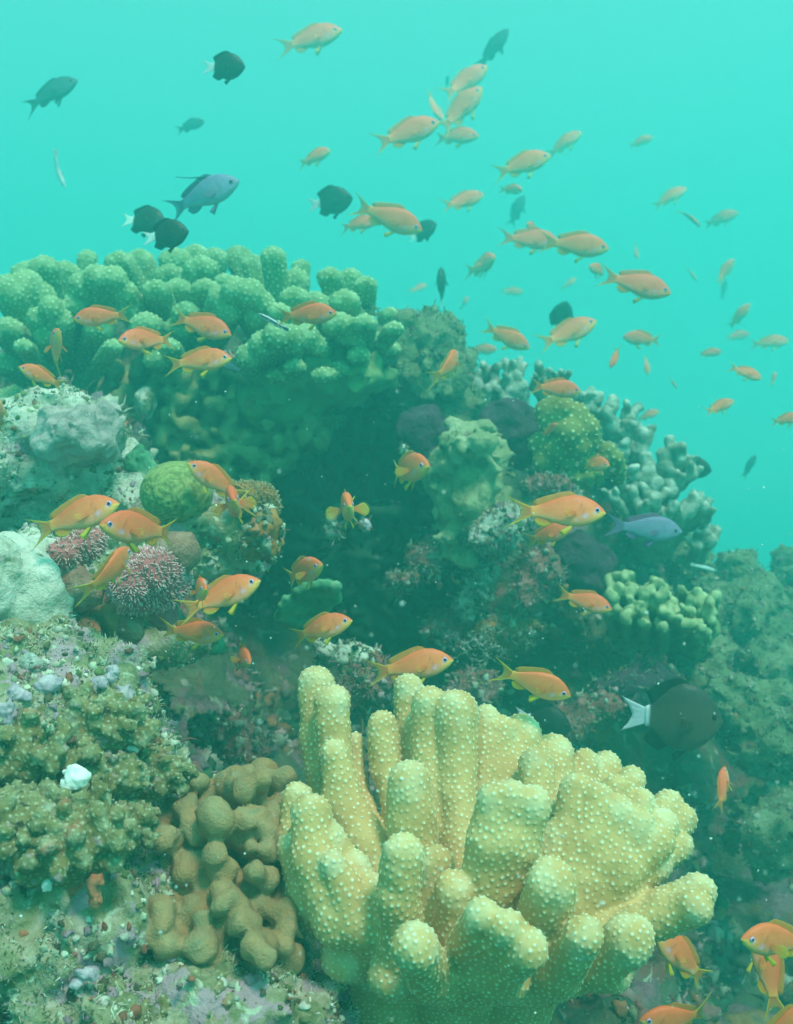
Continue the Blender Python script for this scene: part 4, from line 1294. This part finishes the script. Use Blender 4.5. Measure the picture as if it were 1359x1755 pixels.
def body_mesh(kind, c):
    sh, s = SHAPE[kind], SKIN[kind]
    nr, ns = 34, 20
    t = np.linspace(0, 1, nr) ** 1.15
    up, lo, w = prof(sh, t)
    x = X0 + (X1 - X0) * t
    a = np.linspace(0, 2 * math.pi, ns, endpoint=False)
    ca, sa = np.cos(a), np.sin(a)
    zz = np.where(sa[None] > 0, up[:, None] * np.abs(sa)[None] ** .9, lo[:, None] * np.abs(sa)[None] ** .9)
    yy = w[:, None] * np.sign(ca)[None] * np.abs(ca)[None] ** .8
    V = np.stack([np.repeat(x[:, None], ns, 1), yy, zz], 2).reshape(-1, 3)
    V = np.concatenate([V, [(X0 + .004, 0, 0), (X1 - .004, 0, 0)]])
    q = []
    for i in range(nr - 1):
        for j in range(ns):
            q.append((i * ns + j, i * ns + (j + 1) % ns, (i + 1) * ns + (j + 1) % ns, (i + 1) * ns + j))
    e0, e1 = len(V) - 2, len(V) - 1
    for j in range(0, ns, 2):
        q.append((e0, (j + 2) % ns, j + 1, j))
        b = (nr - 1) * ns
        q.append((e1, b + j, b + j + 1, b + (j + 2) % ns))
    h = np.concatenate([(zz / np.where(sa[None] > 0, up, 1)[:, None] if 0 else np.repeat(sa[None], nr, 0)).ravel(), [0, 0]])
    xs = V[:, 0]
    C_ = lerp(s['side'], s['back'], (h - .25) / .6)
    C_ = np.where((h < -.1)[:, None], lerp(s['side'], s['belly'], (-h - .15) / .6), C_)
    if kind == 'anthias':
        C_ = C_ * (1 - np.clip((xs - .30) / .2, 0, 1) * (h < .15))[:, None] + np.array(s['lip']) * (np.clip((xs - .30) / .2, 0, 1) * (h < .15))[:, None]
        line = np.exp(-((V[:, 2] - (.012 - (.42 - xs) * .42)) / .010) ** 2) * ((xs < .43) & (xs > .17)) * .8
        C_ = lerp(C_, s['stripe'], line) if 0 else C_ * (1 - line[:, None]) + np.array(s['stripe']) * line[:, None]
        tl = np.clip((-.14 - xs) / .12, 0, 1)[:, None]
        C_ = C_ * (1 - tl * .6) + np.array((.80, .36, .06)) * tl * .6
    if kind == 'wrasse':
        C_ = np.where((np.abs(h) < .45)[:, None], np.array(s['side']), C_)
    if kind == 'male':
        r2 = ((xs - .16) ** 2 + (V[:, 2] + .02) ** 2) / .03 ** 2
        k = np.exp(-r2)[:, None] * .7
        C_ = C_ * (1 - k) + np.array((.34, .10, .16)) * k
    if kind in ('damsel', 'brown'):
        tl = np.clip((-.215 - xs) / .03, 0, 1)[:, None]
        C_ = C_ * (1 - tl) + np.array(s['web']) * tl
    gill = np.exp(-((xs - (.255 + .5 * np.maximum(0, .05 - np.abs(V[:, 2] + .01)) * 0 - 4 * (V[:, 2] + .01) ** 2)) / .008) ** 2) * (np.abs(h) < .75)
    C_ = C_ * (1 - .28 * gill[:, None])
    mouth = np.exp(-((V[:, 2] + .012 + (.5 - xs) * .25) / .006) ** 2) * (xs > .44)
    C_ = C_ * (1 - .5 * mouth[:, None])
    return make_mesh('body_' + kind, bend(V, c), np.array(q), {'Col': C_})


def sheet(base, edge, th, c, col_b, col_e, clear_b=.05, clear_e=.25, rim=None, rays=0.0):
    """a fin between two rows of points, thickest at its base"""
    base, edge = np.array(base, float), np.array(edge, float)
    m, rows = len(base), 6
    n = np.cross(base[-1] - base[0], edge[m // 2] - base[m // 2])
    n /= np.linalg.norm(n) + 1e-9
    fr, bk_, cs, cl = [], [], [], []
    for j in range(rows):
        t = j / (rows - 1)
        p = base * (1 - t) + edge * t
        wv = np.sin(np.arange(m) * 2.1) * .004 * t
        o = th * (1 - .85 * t)
        fr.append(p + n * (o + wv[:, None]))
        bk_.append(p - n * (o - wv[:, None]))
        cc = np.repeat((np.array(col_b) * (1 - t) + np.array(col_e) * t)[None], m, 0) * (1 - rays * .5 * (1 + np.sin(np.arange(m) * math.pi)))[:, None]
        kk = np.full(m, clear_b * (1 - t) + clear_e * t)
        if rim is not None:
            e = np.abs(np.linspace(-1, 1, m))[:, None]
            k = np.clip((e - .62) / .2, 0, 1)
            cc = cc * (1 - k) + np.array(rim) * k
            kk = kk * (1 - k[:, 0])
        cs.append(cc)
        cl.append(kk)
    V = np.concatenate(fr + bk_)
    q = []
    o = rows * m
    for j in range(rows - 1):
        for i in range(m - 1):
            a = j * m + i
            q.append((a, a + 1, a + m + 1, a + m))
            q.append((o + a + m, o + a + m + 1, o + a + 1, o + a))
    for j in range(rows - 1):
        a, b = j * m, j * m + m - 1
        q.append((a, a + m, o + a + m, o + a))
        q.append((o + b, o + b + m, b + m, b))
    for i in range(m - 1):
        a = (rows - 1) * m + i
        q.append((a, a + 1, o + a + 1, o + a))
    C_ = np.concatenate(cs + cs)
    return make_mesh('fin', bend(V, c), np.array(q), {'Col': C_, 'clear': np.concatenate(cl + cl)})


def fin_meshes(kind, c, spread):
    sh, s = SHAPE[kind], SKIN[kind]
    top = lambda x: prof(sh, (X0 - x) / (X0 - X1))[0]
    bot = lambda x: prof(sh, (X0 - x) / (X0 - X1))[1]
    wid = lambda x: prof(sh, (X0 - x) / (X0 - X1))[2]
    out = {}
    if sh == 'anthias':
        xs = np.linspace(.24, -.22, 13)
        hh = np.interp(xs, [-.22, -.17, -.10, 0, .1, .18, .24], [.035, .062, .058, .048, .046, .04, .008])
        out['dorsal_fin'] = [sheet([(x, 0, top(x) - .012) for x in xs], [(x - .035, 0, top(x) + h) for x, h in zip(xs, hh)], .006, c, s['dors'], (.74, .34, .06) if kind == 'anthias' else s['dors'], 0.0, .35)]
        xs = np.linspace(-.03, -.20, 9)
        hh = np.interp(xs, [-.20, -.16, -.10, -.03], [.03, .075, .07, .02])
        out['anal_fin'] = [sheet([(x, 0, bot(x) + .012) for x in xs], [(x - .035, 0, bot(x) - h) for x, h in zip(xs, hh)], .006, c, s['side'], s['fin'], 0, .12)]
        u = np.linspace(-1, 1, 17)
        ez = u * .175
        ex = -.375 - .165 * np.abs(u) ** 1.9
        out['tail_fin'] = [sheet([(X1 + .02, 0, k * .043) for k in u], [(a, 0, b) for a, b in zip(ex, ez)], .009, c, s['side'] if kind != 'male' else s['fin'], s['web'], 0, .45, rim=s['fin'])]
        out['pelvic_fin'] = [sheet([(.17 - .03 * k, sg * .018, bot(.15) + .012) for k in (0, .33, .66, 1)],
                                   [(.06 - .03 * k, sg * (.045 + .01 * k), bot(.15) - .10 + .045 * k) for k in (0, .33, .66, 1)], .004, c, s['fin'], s['fin'], 0, .1) for sg in (1, -1)]
        out['pectoral_fin'] = []
        for sg in (1, -1):
            ph = R(14 + 62 * spread)
            dv = np.array((-math.cos(ph), sg * math.sin(ph), -.12))
            uv = np.array((-.25 * math.cos(ph), 0, 1.0))
            root = np.array((.185, sg * (wid(.185) - .006), -.02))
            ks = np.linspace(-1, 1, 11)
            out['pectoral_fin'].append(sheet([root + uv * .018 * k for k in ks],
                                             [root + (dv * math.cos(k * (.26 + .3 * spread)) + uv * math.sin(k * (.26 + .3 * spread))) * (.13 + .08 * spread) * (1 - .22 * k * k) for k in ks],
                                             .004, c, s['side'], (.80, .42, .07) if spread < .45 and kind == 'anthias' else s['fin'], .3, .62))
    elif sh == 'damsel':
        xs = np.linspace(.22, -.21, 13)
        hh = np.interp(xs, [-.21, -.15, -.06, .05, .15, .22], [.10, .10, .06, .05, .035, .006])
        out['dorsal_fin'] = [sheet([(x, 0, top(x) - .02) for x in xs], [(x - .06, 0, top(x) + h) for x, h in zip(xs, hh)], .010, c, s['dors'], s['dors'], 0, 0)]
        xs = np.linspace(.0, -.21, 9)
        hh = np.interp(xs, [-.21, -.15, -.06, .0], [.10, .10, .07, .01])
        out['anal_fin'] = [sheet([(x, 0, bot(x) + .02) for x in xs], [(x - .06, 0, bot(x) - h) for x, h in zip(xs, hh)], .010, c, s['dors'], s['dors'], 0, 0)]
        u = np.linspace(-1, 1, 15)
        out['tail_fin'] = [sheet([(X1 + .02, 0, k * .062) for k in u], [(-.40 - .11 * abs(k) ** 1.5, 0, k * .15) for k in u], .009, c, s['web'], s['web'], 0, .1)]
        out['pelvic_fin'] = [sheet([(.17 - .04 * k, sg * .02, bot(.15) + .02) for k in (0, .33, .66, 1)],
                                   [(.05 - .03 * k, sg * .04, bot(.15) - .10 + .05 * k) for k in (0, .33, .66, 1)], .005, c, s['fin'], s['fin'], 0, 0) for sg in (1, -1)]
        out['pectoral_fin'] = [sheet([(.20, sg * (wid(.2) - .006), -.02 - .03 * k) for k in np.linspace(-1, 1, 7)],
                                     [(.07, sg * (wid(.2) + .05), -.03 - .08 * k) for k in np.linspace(-1, 1, 7)], .004, c, s['side'], s['side'], .1, .3) for sg in (1, -1)]
    else:
        xs = np.linspace(.2, -.24, 11)
        out['dorsal_fin'] = [sheet([(x, 0, top(x) - .01) for x in xs], [(x - .02, 0, top(x) + .022) for x in xs], .004, c, s['dors'], s['fin'], 0, .2)]
        out['anal_fin'] = [sheet([(x, 0, bot(x) + .01) for x in xs[5:]], [(x - .02, 0, bot(x) - .02) for x in xs[5:]], .004, c, s['dors'], s['fin'], 0, .2)]
        u = np.linspace(-1, 1, 9)
        out['tail_fin'] = [sheet([(X1 + .02, 0, k * .036) for k in u], [(-.44 + .02 * abs(k), 0, k * .07) for k in u], .006, c, s['web'], s['web'], 0, .1, rim=s['belly'])]
        out['pectoral_fin'] = [sheet([(.22, sg * (wid(.22) - .004), -.006 - .012 * k) for k in np.linspace(-1, 1, 5)],
                                     [(.12, sg * (wid(.22) + .03), -.02 - .03 * k) for k in np.linspace(-1, 1, 5)], .003, c, s['fin'], s['fin'], .2, .4) for sg in (1, -1)]
    return out


def eye_mesh(kind):
    s = SKIN[kind]
    r = {'anthias': .029, 'damsel': .034, 'wrasse': .018}[SHAPE[kind]]
    nu, nv = 12, 7
    V, C_ = [], []
    for i in range(nv):
        a = math.pi * .5 * i / (nv - 1)
        for j in range(nu):
            b = 2 * math.pi * j / nu
            V.append((r * math.sin(a) * math.cos(b), r * .55 * math.cos(a), r * math.sin(a) * math.sin(b)))
            C_.append(s['iris'] if a < 1.2 else tuple(np.array(s['iris']) * .6 + np.array(s['side']) * .3))
    q = [(i * nu + j, (i + 1) * nu + j, (i + 1) * nu + (j + 1) % nu, i * nu + (j + 1) % nu) for i in range(nv - 1) for j in range(nu)]
    eye = make_mesh('eye', V, q, {'Col': C_})
    V2 = np.array(V) * np.array((.58, 1, .58))
    V2[:, 1] = np.array(V)[:, 1] * .30 + r * .42
    pup = make_mesh('pupil', V2, q, {'Col': np.full((len(V), 3), .008)})
    return eye, pup


_cache = {}


def parts_of(kind, c, spread):
    k = (kind, c, spread)
    if k not in _cache:
        _cache[k] = (body_mesh(kind, c), fin_meshes(kind, c, spread), eye_mesh(kind))
    return _cache[k]


def fish(name, kind, px, py, L, ang, yaw, Yd, label, cat, group, c=0.0, spread=.25, roll=0.0):
    body, fins, (eye, pup) = parts_of(kind, c, spread)
    a, y = R(ang), R(yaw)
    d = Vector((math.cos(y) * math.cos(a), -math.sin(y), math.cos(y) * math.sin(a))).normalized()
    ref = Vector((0, 0, 1)) if abs(d.z) < .93 else Vector((0, -1, .2))
    if abs(ang) < 130 and 45 < abs(ang) and abs(d.z) >= .7:
        ref = Vector((-math.copysign(.6, math.cos(a) + 1e-6), -.25, .6))
    z = (ref - d * ref.dot(d)).normalized()
    yv = z.cross(d)
    m = Matrix((d, yv, z)).transposed().to_4x4()
    m = m @ Matrix.Rotation(R(roll), 4, 'X')
    o = link(name, None, label=label, cat=cat, group=group)
    q = L / F * Yd
    o.matrix_world = Matrix.Translation(Vector(P(px, py, Yd))) @ m @ Matrix.Diagonal((q, q, q * (1.22 if kind == 'brown' else 1.0), 1))
    o.empty_display_size = .3
    link('body', body, FM, o)
    lod = 2 if L >= 55 else 1 if L >= 38 else 0
    keys = ['tail_fin'] + (['dorsal_fin', 'anal_fin'] if lod > 0 else []) + (['pelvic_fin', 'pectoral_fin'] if lod > 1 else [])
    for k in keys:
        for me in fins.get(k, []):
            link(k, me, FF, o)
    if kind == 'male':
        u = np.linspace(0, 1, 12)
        p = np.stack([.20 - .42 * u ** .9, 0 * u, .16 + .17 * u ** .8 - .02 * np.sin(u * 3)], 1)
        r = .013 * (1 - .7 * u)
        V = np.concatenate([p + np.stack([0 * u, r * math.cos(t), r * math.sin(t)], 1) for t in np.linspace(0, 2 * math.pi, 6, endpoint=False)])
        q = [(j * 12 + i, j * 12 + i + 1, ((j + 1) % 6) * 12 + i + 1, ((j + 1) % 6) * 12 + i) for j in range(6) for i in range(11)]
        link('dorsal_filament', make_mesh('dorsal_filament', bend(V, c), q, {'Col': np.tile((.06, .07, .14), (len(V), 1))}), FM, o)
    if lod > 0:
        sh = SHAPE[kind]
        ex, ez = {'anthias': (.405, .022), 'damsel': (.40, .05), 'wrasse': (.42, .012)}[sh]
        up, lo, w = prof(sh, (X0 - ex) / (X0 - X1))
        for sg in (1, -1):
            p = bend(np.array([(ex, sg * w * (.90 if sh == 'anthias' else .84), ez)]), c)[0]
            e = link('eye', eye, FE, o, loc=p)
            if sg < 0:
                e.rotation_euler = (0, 0, math.pi)
            else:
                e.rotation_euler = (0, 0, 0)
            link('pupil', pup, FE, e)
    v = np.random.default_rng(int(px * 7 + py)).uniform(-1, 1, 2)
    cl = (1 + .07 * v[0], 1 + .10 * v[0] + .18 * v[1], 1 + .1 * v[0] + .1 * v[1], 1)
    for ch in o.children:
        ch.color = cl
    return o


A, D = 'anthias', 'damsel'
SHOAL = 'orange fish of the shoal'
FISH = [
    # kind, px, py, L, ang, yaw, Y, bend, spread, label
    (A, 530, 68, 118, 14, 5, 2.6, 0, .2, 'pale orange fish swimming highest of the shoal, alone in the open water'),
    (D, 384, 115, 76, -4, 10, 2.0, 0, .2, 'round black fish with white tail, highest of its kind in open water'),
    ('dark', 85, 160, 108, 22, 5, 2.9, .3, .2, 'large dark blue-grey fish with forked tail far from the shoal in the corner'),
    ('dark', 326, 216, 54, 15, 10, 3.9, 0, .2, 'small faint dark fish between the lone black fish and the lilac-grey long-finned fish'),
    ('silver', 98, 290, 84, -62, 20, 3.0, .4, .2, 'slim pale fish diving steeply below the large dark fish'),
    ('dark', 845, 84, 80, 48, 20, 2.9, 0, .2, 'dark teal fish rising steeply at the top of the stack of orange fish'),
    (A, 796, 143, 98, 36, 5, 2.9, 0, .2, 'orange fish at the top of the rising stack, under the dark teal fish'),
    ('dark', 766, 143, 36, 80, 70, 3.6, 0, .2, 'tiny dark fish seen end-on at the tail of the topmost stacked fish'),
    (A, 744, 184, 66, -58, 10, 3.8, 0, .2, 'faint greenish fish diving behind the rising stack'),
    (A, 789, 190, 108, 46, 5, 2.7, 0, .2, 'orange fish in the middle of the rising stack, nose up'),
    (A, 780, 233, 84, -7, 15, 2.9, 0, .2, 'orange fish lying level at the bottom of the rising stack'),
    (A, 696, 230, 122, 20, 0, 2.3, 0, .2, 'orange fish with long upper tail streamer just ahead of the stack foot'),
    (A, 537, 270, 72, 10, 30, 2.5, 0, .2, 'short plump orange fish alone above the black damselfish trio'),
    ('male', 345, 336, 142, 20, 5, 1.95, .5, .2, 'lilac-grey fish trailing a long dorsal filament above the wide coral colony'),
    (D, 246, 378, 82, -5, 15, 2.2, 0, .2, 'black fish half hidden behind the filament fish, the paler of the pair'),
    (D, 284, 403, 84, 6, 10, 1.85, 0, .2, 'black fish with white tail lowest over the wide coral colony'),
    (D, 566, 346, 80, 6, 10, 2.0, 0, .2, 'round black fish with white tail right behind a big orange fish tail'),
    (A, 614, 383, 72, 3, 10, 2.3, 0, .2, 'orange fish tucked under the tail of the big orange fish by the black one'),
    (A, 664, 373, 128, -21, 0, 1.9, 0, .2, 'big bright orange fish nosing down, its head over a black fish'),
    (D, 724, 397, 58, 25, 25, 2.3, 0, .2, 'black fish peeking out behind the nose of a big orange fish'),
    (A, 792, 346, 80, 20, 0, 2.7, 0, .2, 'small orange fish climbing alone between two orange groups'),
    (A, 894, 283, 104, 18, 0, 2.4, 0, .2, 'orange fish climbing with its nose at the tail of a fainter one'),
    (A, 966, 246, 70, 28, 15, 3.3, 0, .2, 'faint orange fish just ahead of a climbing orange fish'),
    (A, 877, 325, 48, -20, 45, 2.9, 0, .2, 'small round orange fish under the belly of a climbing fish'),
    ('dark', 886, 362, 58, 66, 10, 3.7, 0, .2, 'faint blue fish standing nearly upright above an orange pair'),
    (A, 905, 411, 104, -4, 5, 2.4, 0, .2, 'rear orange fish of the overlapping pair'),
    (A, 984, 420, 120, -7, 0, 2.0, 0, .2, 'front orange fish of the overlapping pair, with yellow tail hooks'),
    (A, 915, 392, 50, 170, 50, 2.7, 0, .3, 'half hidden orange fish rising behind the overlapping pair'),
    (A, 1098, 243, 44, 16, 15, 3.9, 0, .2, 'small faint fish highest on the open-water side'),
    (A, 1147, 338, 64, 25, 10, 3.5, 0, .2, 'dull orange fish above the diving one, open-water side'),
    (A, 1182, 371, 52, -52, 15, 3.1, 0, .2, 'brownish fish diving between two dull orange ones'),
    (A, 1235, 375, 60, 16, 15, 3.8, 0, .2, 'blurred dull orange fish beyond the diving one'),
    (A, 826, 456, 95, 12, 68, 2.8, 0, .5, 'orange fish coming head-on in midwater with fins spread'),
    (D, 757, 494, 72, 94, 25, 2.3, 0, .1, 'slim black fish standing on its white tail in midwater'),
    (A, 1028, 464, 56, 172, 35, 2.5, 0, .2, 'orange fish turned back toward the reef behind a yellow tail'),
    (A, 1088, 487, 128, -15, 0, 1.85, 0, .2, 'large orange fish with raised dorsal fin at the outer side of the shoal'),
    (D, 962, 545, 62, 76, 30, 2.3, 0, .2, 'black and white fish rising behind a climbing orange fish'),
    (A, 971, 573, 114, 24, 0, 2.15, 0, .2, 'orange fish climbing in front of the black and white one'),
    (A, 866, 577, 92, -27, 5, 1.95, .4, .2, 'bright orange fish dipping its head with curled tail tips'),
    (A, 1102, 581, 72, 176, 5, 2.5, 0, .2, 'orange fish heading against the shoal toward the reef'),
    (A, 771, 628, 104, 66, -52, 1.8, .6, .5, 'orange fish seen from behind, tail down, where colony and antlers meet'),
    (A, 950, 666, 92, -6, 0, 2.0, 0, .2, 'orange fish cruising level over the dotted fan coral'),
    (A, 1053, 612, 46, -112, 20, 3.0, 0, .2, 'thin yellowish fish pointing down below the contrary one'),
    (A, 826, 600, 52, 2, 0, 4.3, 0, .2, 'ghostly fish below the head-dipping bright one'),
    (A, 715, 495, 36, 25, 0, 4.7, 0, .2, 'ghostly fish near the edge of the wide coral colony'),
    (A, 796, 520, 28, 60, 0, 5.0, 0, .2, 'tiny ghostly fish between black upright fish and bright dipping one'),
    (A, 876, 500, 42, -5, 0, 4.7, 0, .2, 'ghostly fish straight below the overlapping pair'),
    (A, 974, 487, 34, 35, 0, 4.8, 0, .2, 'ghostly fish above the black and white one'),
    (A, 1240, 466, 56, 48, 5, 3.6, 0, .2, 'faint orange fish climbing far out in open water'),
    (A, 1184, 468, 38, -60, 20, 4.6, 0, .2, 'ghostly fish beside the far climbing one'),
    (A, 1268, 542, 54, 52, 5, 3.3, 0, .2, 'brown-orange fish climbing above a level pair far out'),
    (A, 1262, 576, 48, 8, 0, 4.6, 0, .2, 'ghostly level fish under the brown-orange climber'),
    (A, 1320, 586, 64, 2, 0, 3.5, 0, .2, 'dull orange level fish nearest the picture edge'),
    (A, 1216, 605, 42, 5, 0, 4.3, 0, .2, 'ghostly fish above the brown-backed one'),
    (A, 1277, 638, 60, -24, 5, 3.0, 0, .2, 'brown-backed fish nosing down far out'),
    (A, 1231, 698, 58, 22, 5, 2.9, 0, .2, 'small orange fish climbing just over the outer ridge'),
    (A, 1347, 719, 56, 10, 0, 2.9, 0, .2, 'orange fish cut by the picture edge above the slope'),
    (A, 1152, 655, 30, -50, 0, 4.8, 0, .2, 'tiny ghostly fish above the pale knobbly corals'),
    (A, 1109, 625, 36, -85, 0, 4.7, 0, .2, 'ghostly upright sliver under the contrary fish'),
    (A, 1110, 712, 42, 20, 0, 4.5, 0, .2, 'ghostly fish right over the pale knobbly corals'),
    (A, 1325, 650, 28, 70, 0, 4.8, 0, .2, 'tiny ghostly fish beside the brown-backed one'),
    (A, 1090, 430, 30, -80, 0, 4.8, 0, .2, 'tiny ghostly fish ahead of the overlapping pair'),
    ('dark', 1240, 497, 36, 80, 0, 4.6, 0, .2, 'tiny faint blue fish far out under a climbing orange one'),
    ('dark', 1284, 800, 46, 60, 0, 4.4, 0, .2, 'faint blue fish in the empty water off the ridge'),
    # over the wide colony
    (A, 176, 543, 98, 187, 10, 1.5, .3, .3, 'orange fish facing away from open water over the big round coral lobe'),
    (A, 343, 557, 116, -19, 5, 1.6, .3, .3, 'upper orange fish of the pair aimed down across the wide colony'),
    (A, 255, 582, 112, 190, 35, 1.5, -.4, .3, 'orange fish turning toward us at the tail of the aimed-down one'),
    (A, 338, 619, 120, 4, 0, 1.42, .3, .3, 'lower orange fish of the pair, level under the wide colony'),
    (A, 524, 540, 108, 2, 5, 1.6, 0, .3, 'orange fish beside the striped cleaner wrasse'),
    ('wrasse', 470, 553, 62, 152, 10, 1.72, .9, .2, 'thin black and white striped cleaner wrasse on the wide colony'),
    ('dark', 398, 630, 46, 160, 10, 1.75, 0, .2, 'small blackish fish mostly behind the nose of a level orange fish'),
    (A, 92, 604, 120, 52, 48, 1.5, .4, .4, 'orange fish angled up and toward us, higher of two near the edge'),
    (A, 72, 646, 82, 156, 15, 1.4, -.3, .3, 'orange fish over the pale rock mound, lower of two near the edge'),
    (A, -4, 716, 70, 80, 20, 1.4, 0, .3, 'orange sliver of a fish cut by the picture edge at the rock mound'),
    # around the hollow
    (A, 125, 888, 168, 17, 0, 1.15, .25, .3, 'large orange fish with long yellow tail beside the whitish boulder'),
    (A, 246, 908, 168, 172, 42, 1.05, -.5, .4, 'plump orange fish turned toward us in front of the brain coral'),
    (A, 190, 982, 135, 68, -48, 1.12, .6, .8, 'orange fish twisting upward between the two pink soft corals'),
    (A, 372, 826, 118, 146, 15, 1.42, 0, .3, 'orange fish slanting back over the brain coral'),
    (A, 397, 864, 165, 20, 76, 1.26, .6, .8, 'orange fish facing us with wide pectoral fins by the russet bush'),
    (A, 377, 1023, 150, 22, 0, 1.16, -.2, .3, 'orange fish with violet-ringed eye behind a small one facing us'),
    (A, 338, 1012, 120, 12, 62, 1.08, .6, .3, 'small orange fish half facing us in front of a violet-eyed one'),
    (A, 326, 1084, 122, -3, 10, 1.2, .25, .4, 'orange fish with forked yellow tail below the violet-eyed one'),
    (A, 410, 1124, 104, -15, 58, 1.5, .5, .6, 'small orange fish approaching us lowest in the hollow'),
    (A, 516, 982, 125, 22, 45, 1.3, .3, .5, 'orange fish over the scalloped green plate'),
    (A, 546, 1078, 122, 14, 5, 1.2, 1.0, .3, 'orange fish with bent tail under the scalloped green plate'),
    (A, 694, 805, 148, 4, 56, 1.5, .4, .6, 'orange fish half facing us beside the pale leather coral'),
    (A, 592, 872, 150, 20, 80, 1.4, .4, .9, 'orange fish facing us with one pectoral fin held out in the dark hollow'),
    (A, 703, 1143, 150, 9, 0, 1.28, .2, .3, 'orange fish passing behind the tall fingers of the yellow-tan coral'),
    (A, 912, 1168, 140, -21, 5, 1.18, 0, .3, 'orange fish nosing down above the yellow-tan coral and its white-tailed neighbour'),
    (A, 955, 877, 166, -2, 0, 1.15, 0, .3, 'large orange fish gliding level before the ridge, best lit of all'),
    (A, 937, 917, 90, 16, 20, 1.36, .5, .3, 'smaller orange fish tucked below the large gliding one'),
    ('lilac', 1104, 906, 130, -5, 0, 1.7, .2, .2, 'lilac fish with reddish fins behind the nose of the large gliding orange fish'),
    (A, 1000, 1030, 100, -17, 10, 1.5, .3, .3, 'red-orange fish with flicked yellow tail before the finger coral bank'),
    (A, 944, 736, 40, 40, 50, 1.95, 0, .2, 'tiny orange fish against the dotted fan coral'),
    (A, 1016, 795, 78, -12, 52, 1.85, 0, .4, 'small orange fish at the foot of the dotted fan coral'),
    (A, 1240, 1352, 82, 75, -35, 1.55, .3, .6, 'small orange fish with spread fins over the dark lower slope'),
    ('brown', 1152, 1230, 168, -3, 10, 1.65, 0, .2, 'big dark brown fish with bright white tail behind the yellow-tan coral'),
    (D, 930, 1238, 100, -12, 12, 1.85, 0, .2, 'black fish whose white tail shows just above the yellow-tan coral'),
    (D, 1104, 1205, 70, 172, 35, 1.95, 0, .2, 'black fish with pale tail edge partly behind the big dark brown fish'),
    ('silver', 1204, 972, 48, -14, 5, 2.25, 0, .2, 'small pale blue fish above the finger coral bank'),
    (D, 1190, 802, 58, -12, 15, 2.75, 0, .2, 'dark fish slipping behind the outer pale knobbly coral'),
    # lower corner
    (A, 1172, 1645, 150, 136, 10, 1.14, -.3, .3, 'red-orange fish behind the end of the yellow-tan coral finger'),
    (A, 1335, 1612, 170, 168, 25, .96, .3, .7, 'orange fish cut by the picture edge with yellow fins splayed, in the lower corner'),
    (A, 1316, 1668, 140, 98, -20, 1.03, .2, .3, 'orange fish seen from behind with its tail hanging down in the lower corner'),
    (A, 1165, 1750, 150, 172, 10, .98, 0, .3, 'red-orange fish cut by the bottom edge below the yellow-tan coral'),
    (A, 1350, 1760, 150, 30, 5, .9, 0, .3, 'blurred orange fish filling the very bottom corner'),
]
NAMES = {A: 'anthias', D: 'damselfish', 'brown': 'damselfish', 'male': 'anthias', 'lilac': 'anthias', 'dark': 'dark_fish', 'wrasse': 'cleaner_wrasse', 'silver': 'slim_fish'}
BENDS, TILT = (0, .35, -.45, .6, -.25, .2, -.7), (0, 7, -6, 12, -10)
for i, (k, px, py, L, ang, yaw, Yd, c, spd, lab) in enumerate(FISH):
    if px > 480 and py < 600 and Yd > 1.8 and k != 'wrasse':
        Yd *= 1.38
    fish(NAMES[k], k, px, py, L, ang, yaw, Yd, lab, 'fish', SHOAL if k == A else 'black fish with white tails' if k == D else None, BENDS[i % 7] if abs(c) < .05 and k == A else c, spd, 78 if lab.startswith('slim black') else TILT[i % 5])
